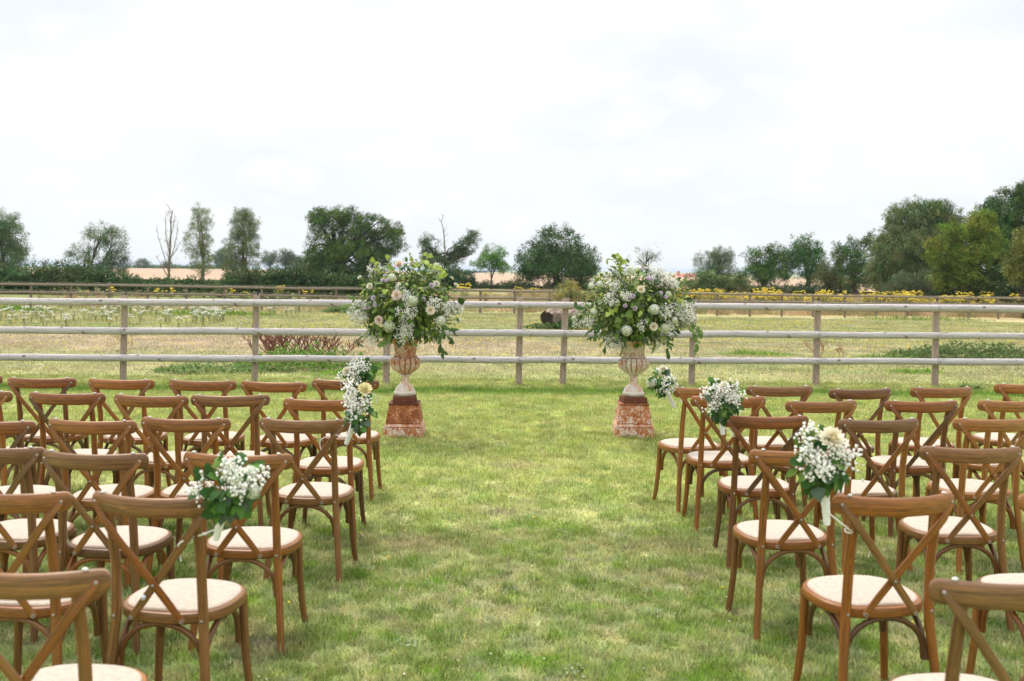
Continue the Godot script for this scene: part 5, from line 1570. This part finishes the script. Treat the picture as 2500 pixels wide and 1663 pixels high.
func make_chair(label: String, x: float, d: float, yaw: float, tone: int, group: String) -> Node3D:
	var o := thing("cross_back_chair", label, "chair", Vector3(x, ground_y(x, -d), -d), deg_to_rad(yaw), group)
	var w := func(k: int) -> Material: return mats["wood_%d" % (((tone + k) % 8 + 8) % 8)]
	var main: int = rng.randi() % 4
	part("top_rail", meshes["top_rail_%d" % (rng.randi() % 3)], w.call(0), o)
	for s in ["l", "r"]:
		part("rear_leg", meshes["rear_leg_" + s], w.call(0 if main else 6), o)
		part("front_leg", meshes["front_leg_" + s], w.call(0 if main > 1 else 1), o)
		var b := part("brace", meshes["brace_" + s], w.call(3 if (main + (1 if s == "l" else 0)) % 3 == 0 else 0), o)
		var sg := -1.0 if s == "l" else 1.0
		part("bolt", meshes.bolt, mats.steel, b, Transform3D(Basis(), Vector3(sg * 0.220, 0.851, 0.2515)))
		part("bolt_ring", meshes.bolt_ring, mats.steel, b, Transform3D(Basis(Vector3.RIGHT, PI / 2), Vector3(-sg * 0.099, 0.427, 0.2135 + (0.0035 if s == "l" else -0.004))))
		part("arch", meshes["side_arch_" + s], w.call(1), o)
		part("bolt", meshes.bolt, mats.steel, o, Transform3D(Basis(), Vector3(sg * 0.169, 0.428, 0.2055)))
		part("bumper", meshes.bumper, mats.bumper, o, Transform3D(Basis(Vector3.UP, sg * -0.4), Vector3(sg * 0.188, 0.886, 0.247)))
	if label.begins_with("dull grey-brown") and "fifth row" in label and "left block" in label and "aisle chair" in label:
		var sk := MB.new()
		sk.ball(Vector3.ZERO, Vector3(0.0085, 0.012, 0.0012), 12, 4)
		part("sticker", sk.mesh(), mat("sticker", lin(0.55, 0.62, 0.72), 0.3), o, Transform3D(Basis(Vector3.BACK, -0.6), Vector3(-0.036, 0.512, 0.2368)))
	part("bolt", meshes.bolt, mats.steel, o, Transform3D(Basis(), Vector3(0, 0.557, 0.2405)))
	part("arch", meshes.rear_arch, w.call(1), o)
	part("arch", meshes.front_arch, w.call(1), o)
	part("seat_frame", meshes.seat_frame, w.call(2 if main == 3 else 0), o)
	var pad := part("seat_pad", meshes.seat_pad, mats.seat_weave, o)
	part("woven_shaded_edge", meshes.pad_edge, mats.pad_edge, pad)  # added rim: coarse woven edge with the shade of the pad side painted in
	return o


func chairs() -> void:
	chair_meshes()
	# x, distance, turn, tone; listed from the aisle outwards
	var rows := [
		["left", 0, [[-1.301, 2.929, -5.0, 1]]],
		["left", 1, [[-1.232, 3.781, -8.8, 1], [-1.798, 3.821, -5.0, 0]]],
		["left", 2, [[-1.180, 4.592, -3.6, 0], [-1.791, 4.578, -6.7, 5], [-2.304, 4.700, -5.0, 5]]],
		["left", 3, [[-1.100, 5.609, -4.3, 1], [-1.734, 5.577, -3.3, 0], [-2.183, 5.473, -5.9, 0], [-2.711, 5.457, -5.0, 4]]],
		["left", 4, [[-1.155, 6.367, -0.9, 6], [-1.804, 6.554, 5.5, 1], [-2.244, 6.502, -6.2, 0], [-2.810, 6.541, -1.6, 4], [-3.411, 6.606, -5.0, 0]]],
		["left", 5, [[-1.197, 7.483, -2.2, 0], [-1.654, 7.308, -9.3, 6], [-2.193, 7.340, -3.1, 0], [-2.782, 7.373, -4.2, 6], [-3.389, 7.407, 1.0, 4], [-3.941, 7.513, -5.0, 0]]],
		["right", 0, [[1.349, 2.924, 6.8, 5]]],
		["right", 1, [[1.401, 3.938, 9.0, 6], [2.120, 3.970, 7.0, 3]]],
		["right", 2, [[1.315, 4.820, 6.9, 0], [2.179, 4.941, 1.3, 1], [2.980, 4.950, 6.0, 0]]],
		["right", 3, [[1.454, 5.899, 0.1, 4], [2.037, 5.824, 9.8, 5], [2.710, 5.863, 7.3, 3]]],
		["right", 4, [[1.405, 6.695, 2.4, 6], [1.944, 6.579, 10.7, 0], [2.624, 6.632, 5.9, 4], [3.237, 6.680, 6.6, 3]]],
		["right", 5, [[1.309, 7.245, 17.0, 3], [1.906, 7.370, 6.2, 1], [2.441, 7.307, 12.6, 2], [3.076, 7.416, 10.0, 0], [3.788, 7.617, 8.1, 6]]],
	]
	var ord := ["aisle chair", "second chair from the aisle", "third chair from the aisle", "fourth chair from the aisle", "fifth chair from the aisle", "sixth chair from the aisle"]
	var rown := ["rearmost row", "fifth row from the urns", "fourth row from the urns", "third row from the urns", "second row from the urns", "front row facing the urns"]
	var hue := ["mid brown", "dull grey-brown", "dark brown", "golden brown", "reddish brown", "greyish dark brown", "orange-brown", "very dark brown"]
	for r in rows:
		for i in r[2].size():
			var q: Array = r[2][i]
			var extra := " with a posy" if i == 0 and r[1] in [1, 3, 5] else ""
			make_chair("%s cross-back chair%s, %s, %s, %s block" % [hue[q[3]], extra, ord[i].replace(" from the aisle", " out") if i else ord[i], rown[r[1]], r[0]], q[0], q[1], q[2], q[3], "cross-back chairs in the %s block" % r[0])


# ---------------------------------------------------------------- posies tied to the aisle chairs
func posy(label: String, c: Vector3, e: Vector3, tie: Vector3, R: Vector3, blooms: Array, gyps: Array, n_leaf: int, hang: Vector3) -> void:
	var o := thing("posy", label, "posy", e)
	var mid := c - e
	# ribbon-bound handle
	var mb := MB.new()
	var ax := (mid - Vector3.ZERO).normalized()
	var pts := []
	var rad := []
	for i in 12:
		var t := i / 11.0
		pts.append(ax * t * mid.length() * 0.72)
		rad.append(Vector2.ONE * (lerpf(0.011, 0.019, t) + 0.0014 * (i % 2)))
		mb.col = Color.WHITE
	mb.sweep(pts, rad, 12, Vector3(0.3, 0.1, 1))
	part("ribbon_handle", mb.mesh(), mats.ribbon, o)
	# loop round the chair post and a loose tail
	var t0 := tie - e
	mb = MB.new()
	var loop := []
	for i in 17:
		var a := TAU * i / 16.0
		loop.append(t0 + Vector3(cos(a) * 0.024, 0.003 * sin(a * 2.0), sin(a) * 0.024))
	mb.sweep(loop, [Vector2(0.0010, 0.0028)], 6, Vector3.UP)
	mb.sweep([t0 + Vector3(0, 0, 0.024), ax * 0.05 + Vector3(0, 0, 0.018)], [Vector2(0.0012, 0.003)], 6, Vector3.UP)
	part("ribbon_tie", mb.mesh(), mats.ribbon, o)
	mb = MB.new()
	var tail := []
	for i in 9:
		var t := i / 8.0
		tail.append(t0 + Vector3(signf(t0.x + 0.001) * (0.022 + 0.05 * sin(t * 2.2)), -0.01 - 0.085 * t * t, 0.02 + 0.015 * sin(t * 5.0)))
	mb.sweep(tail, [Vector2(0.0028, 0.0006)], 6, Vector3(0, 0, 1))
	part("ribbon_tail", mb.mesh(), mats.ribbon, o)
	# leaves: one by one, thick and hanging low in the posy
	var greens := [tinted("ivy_dark", Color(0.036, 0.090, 0.022)), tinted("ivy_mid", Color(0.075, 0.165, 0.032)), tinted("green_mid", Color(0.095, 0.155, 0.045)), tinted("green_blue", Color(0.095, 0.135, 0.095))]
	for i in n_leaf:
		var d := Vector3(rng.randfn(), rng.randfn(), rng.randfn()).normalized()
		var low := i % 4 != 0
		if low:
			d = (d + hang * 1.1).normalized()
		var q := mid + Vector3(d.x * R.x, d.y * R.y, d.z * R.z) * rnd(0.35, 0.8)
		var dir := d * 0.8 + Vector3(rnd(-0.5, 0.5), rnd(-0.9, 0.1) if low else rnd(-0.1, 0.6), rnd(-0.3, 0.6))
		part("leaf", leaf_mesh(["ivy", "oval", "heart", "oval"][i % 4]), greens[[0, 1, 0, 2, 1, 0, 3][i % 7]], o, aim(q, dir, d + Vector3(0, 0.4, 0.6), rnd(0.040, 0.064)))
	var st := MB.new()
	st.col = Color(0.10, 0.15, 0.05)
	for i in 16:
		var d := Vector3(rng.randfn(), rng.randfn(), rng.randfn()).normalized()
		st.sweep([ax * mid.length() * 0.6, mid * 0.85 + d * R * 0.25, mid + d * R * 0.75], [Vector2.ONE * 0.0026, Vector2.ONE * 0.002, Vector2.ONE * 0.0014], 4, Vector3(0.1, 0.2, 1))
	part("stems", st.mesh(), mats.leaf, o)
	for b in blooms:
		var d := Vector3(b[1], b[2], b[3])
		var q := mid + d * R
		var face := (d.normalized() * 0.7 + Vector3(0, 0.45, 0.55)).normalized()
		part(b[0].get_slice("_", 0) + "_bloom", bloom(b[0]), mats.petal, o, Transform3D(Basis(Quaternion(Vector3.UP, face)).scaled(Vector3.ONE * b[4]), q))
	for g in gyps:
		gypsophila(o, mid + Vector3(g[0], g[1], g[2]) * R, Vector3(R.x, R.y, R.z) * g[3], g[4], 0.0058, mid * 0.7)


func posies() -> void:
	posy("posy topped by one large cream dahlia, on the fifth-row right aisle chair", Vector3(1.130, 1.019, -3.600), Vector3(1.156, 0.782, -3.620), Vector3(1.271, 0.740, -3.698), Vector3(0.128, 0.135, 0.1), [["dahlia_cream", 0.12, 0.62, 0.55, 0.052]], [[-0.55, 0.25, 0.45, 0.42, 120], [0.5, 0.1, 0.5, 0.42, 120], [0, -0.05, 0.75, 0.42, 110], [-0.35, 0.75, 0.1, 0.3, 50], [0.1, 0.1, -0.5, 0.6, 120], [-0.3, -0.2, 0.6, 0.35, 70]], 86, Vector3(0, -0.9, 0.1))
	posy("posy of frothy gypsophila with a small blush rose, on the third-row right aisle chair", Vector3(1.174, 0.984, -5.550), Vector3(1.192, 0.785, -5.580), Vector3(1.288, 0.765, -5.677), Vector3(0.115, 0.125, 0.1), [["rose", 0.05, 0.62, 0.5, 0.034]], [[-0.55, 0.35, 0.4, 0.45, 130], [0.55, 0.4, 0.4, 0.45, 130], [0, 0.3, 0.5, 0.5, 130], [-0.6, -0.2, 0.4, 0.3, 60], [0.55, -0.05, 0.45, 0.3, 50], [0, 0.3, -0.5, 0.6, 120]], 73, Vector3(0.3, -0.9, 0.3))
	posy("posy with white hydrangea and a pale dahlia leaning left, on the front-row right aisle chair", Vector3(1.061, 0.927, -7.000), Vector3(1.160, 0.731, -7.050), Vector3(1.217, 0.790, -6.979), Vector3(0.105, 0.115, 0.095), [["dahlia_white", 0.05, 0.7, 0.4, 0.036], ["hydrangea_white", -0.72, -0.05, 0.4, 0.04]], [[0.3, -0.15, 0.6, 0.5, 120], [0.7, -0.1, 0.3, 0.35, 70], [0.1, -0.45, 0.5, 0.4, 80], [0, 0.1, -0.5, 0.6, 90]], 65, Vector3(-0.3, -0.5, 0.1))
	posy("blurred near posy of white blossom over large ivy leaves, on the fifth-row left aisle chair", Vector3(-0.969, 0.941, -3.440), Vector3(-1.031, 0.738, -3.500), Vector3(-1.101, 0.745, -3.540), Vector3(0.13, 0.118, 0.1), [["hydrangea_white", 0.4, 0.3, 0.6, 0.036], ["hydrangea_white", 0.72, -0.08, 0.5, 0.027], ["hydrangea_white", 0.12, 0.52, 0.45, 0.028], ["hydrangea_white", 0.62, 0.48, 0.4, 0.024]], [[0.5, 0.15, 0.65, 0.45, 110], [-0.65, -0.05, 0.4, 0.32, 70], [0.75, 0.3, 0.3, 0.3, 60], [0.1, 0.6, 0.4, 0.35, 70], [0, 0, -0.5, 0.6, 60]], 113, Vector3(0, -0.9, 0.2))
	posy("long drooping posy with a pale yellow dahlia, on the third-row left aisle chair", Vector3(-0.792, 0.963, -5.240), Vector3(-0.873, 0.759, -5.300), Vector3(-0.952, 0.800, -5.368), Vector3(0.088, 0.145, 0.09), [["dahlia_yellow", 0.35, 0.68, 0.5, 0.042]], [[-0.5, 0.7, 0.4, 0.42, 90], [-0.5, 0.3, 0.5, 0.42, 100], [-0.3, -0.1, 0.6, 0.42, 90], [0.35, 0.1, 0.5, 0.3, 40], [-0.2, -0.35, 0.5, 0.3, 40], [0, 0.1, -0.5, 0.6, 90]], 81, Vector3(0.1, -0.9, 0.2))
	posy("low spreading posy with a blush rose at its left, on the front-row left aisle chair", Vector3(-1.094, 0.947, -7.120), Vector3(-1.042, 0.796, -7.160), Vector3(-1.040, 0.800, -7.248), Vector3(0.14, 0.11, 0.095), [["dahlia_white", -0.5, 0.1, 0.5, 0.04]], [[-0.1, 0.55, 0.4, 0.45, 110], [0, 0.1, 0.6, 0.45, 110], [-0.75, -0.35, 0.4, 0.3, 50], [-0.2, -0.3, 0.5, 0.4, 60], [0.35, 0.4, 0.3, 0.35, 50], [0, 0.1, -0.5, 0.6, 70]], 76, Vector3(0.7, -0.35, 0.2))
	pass
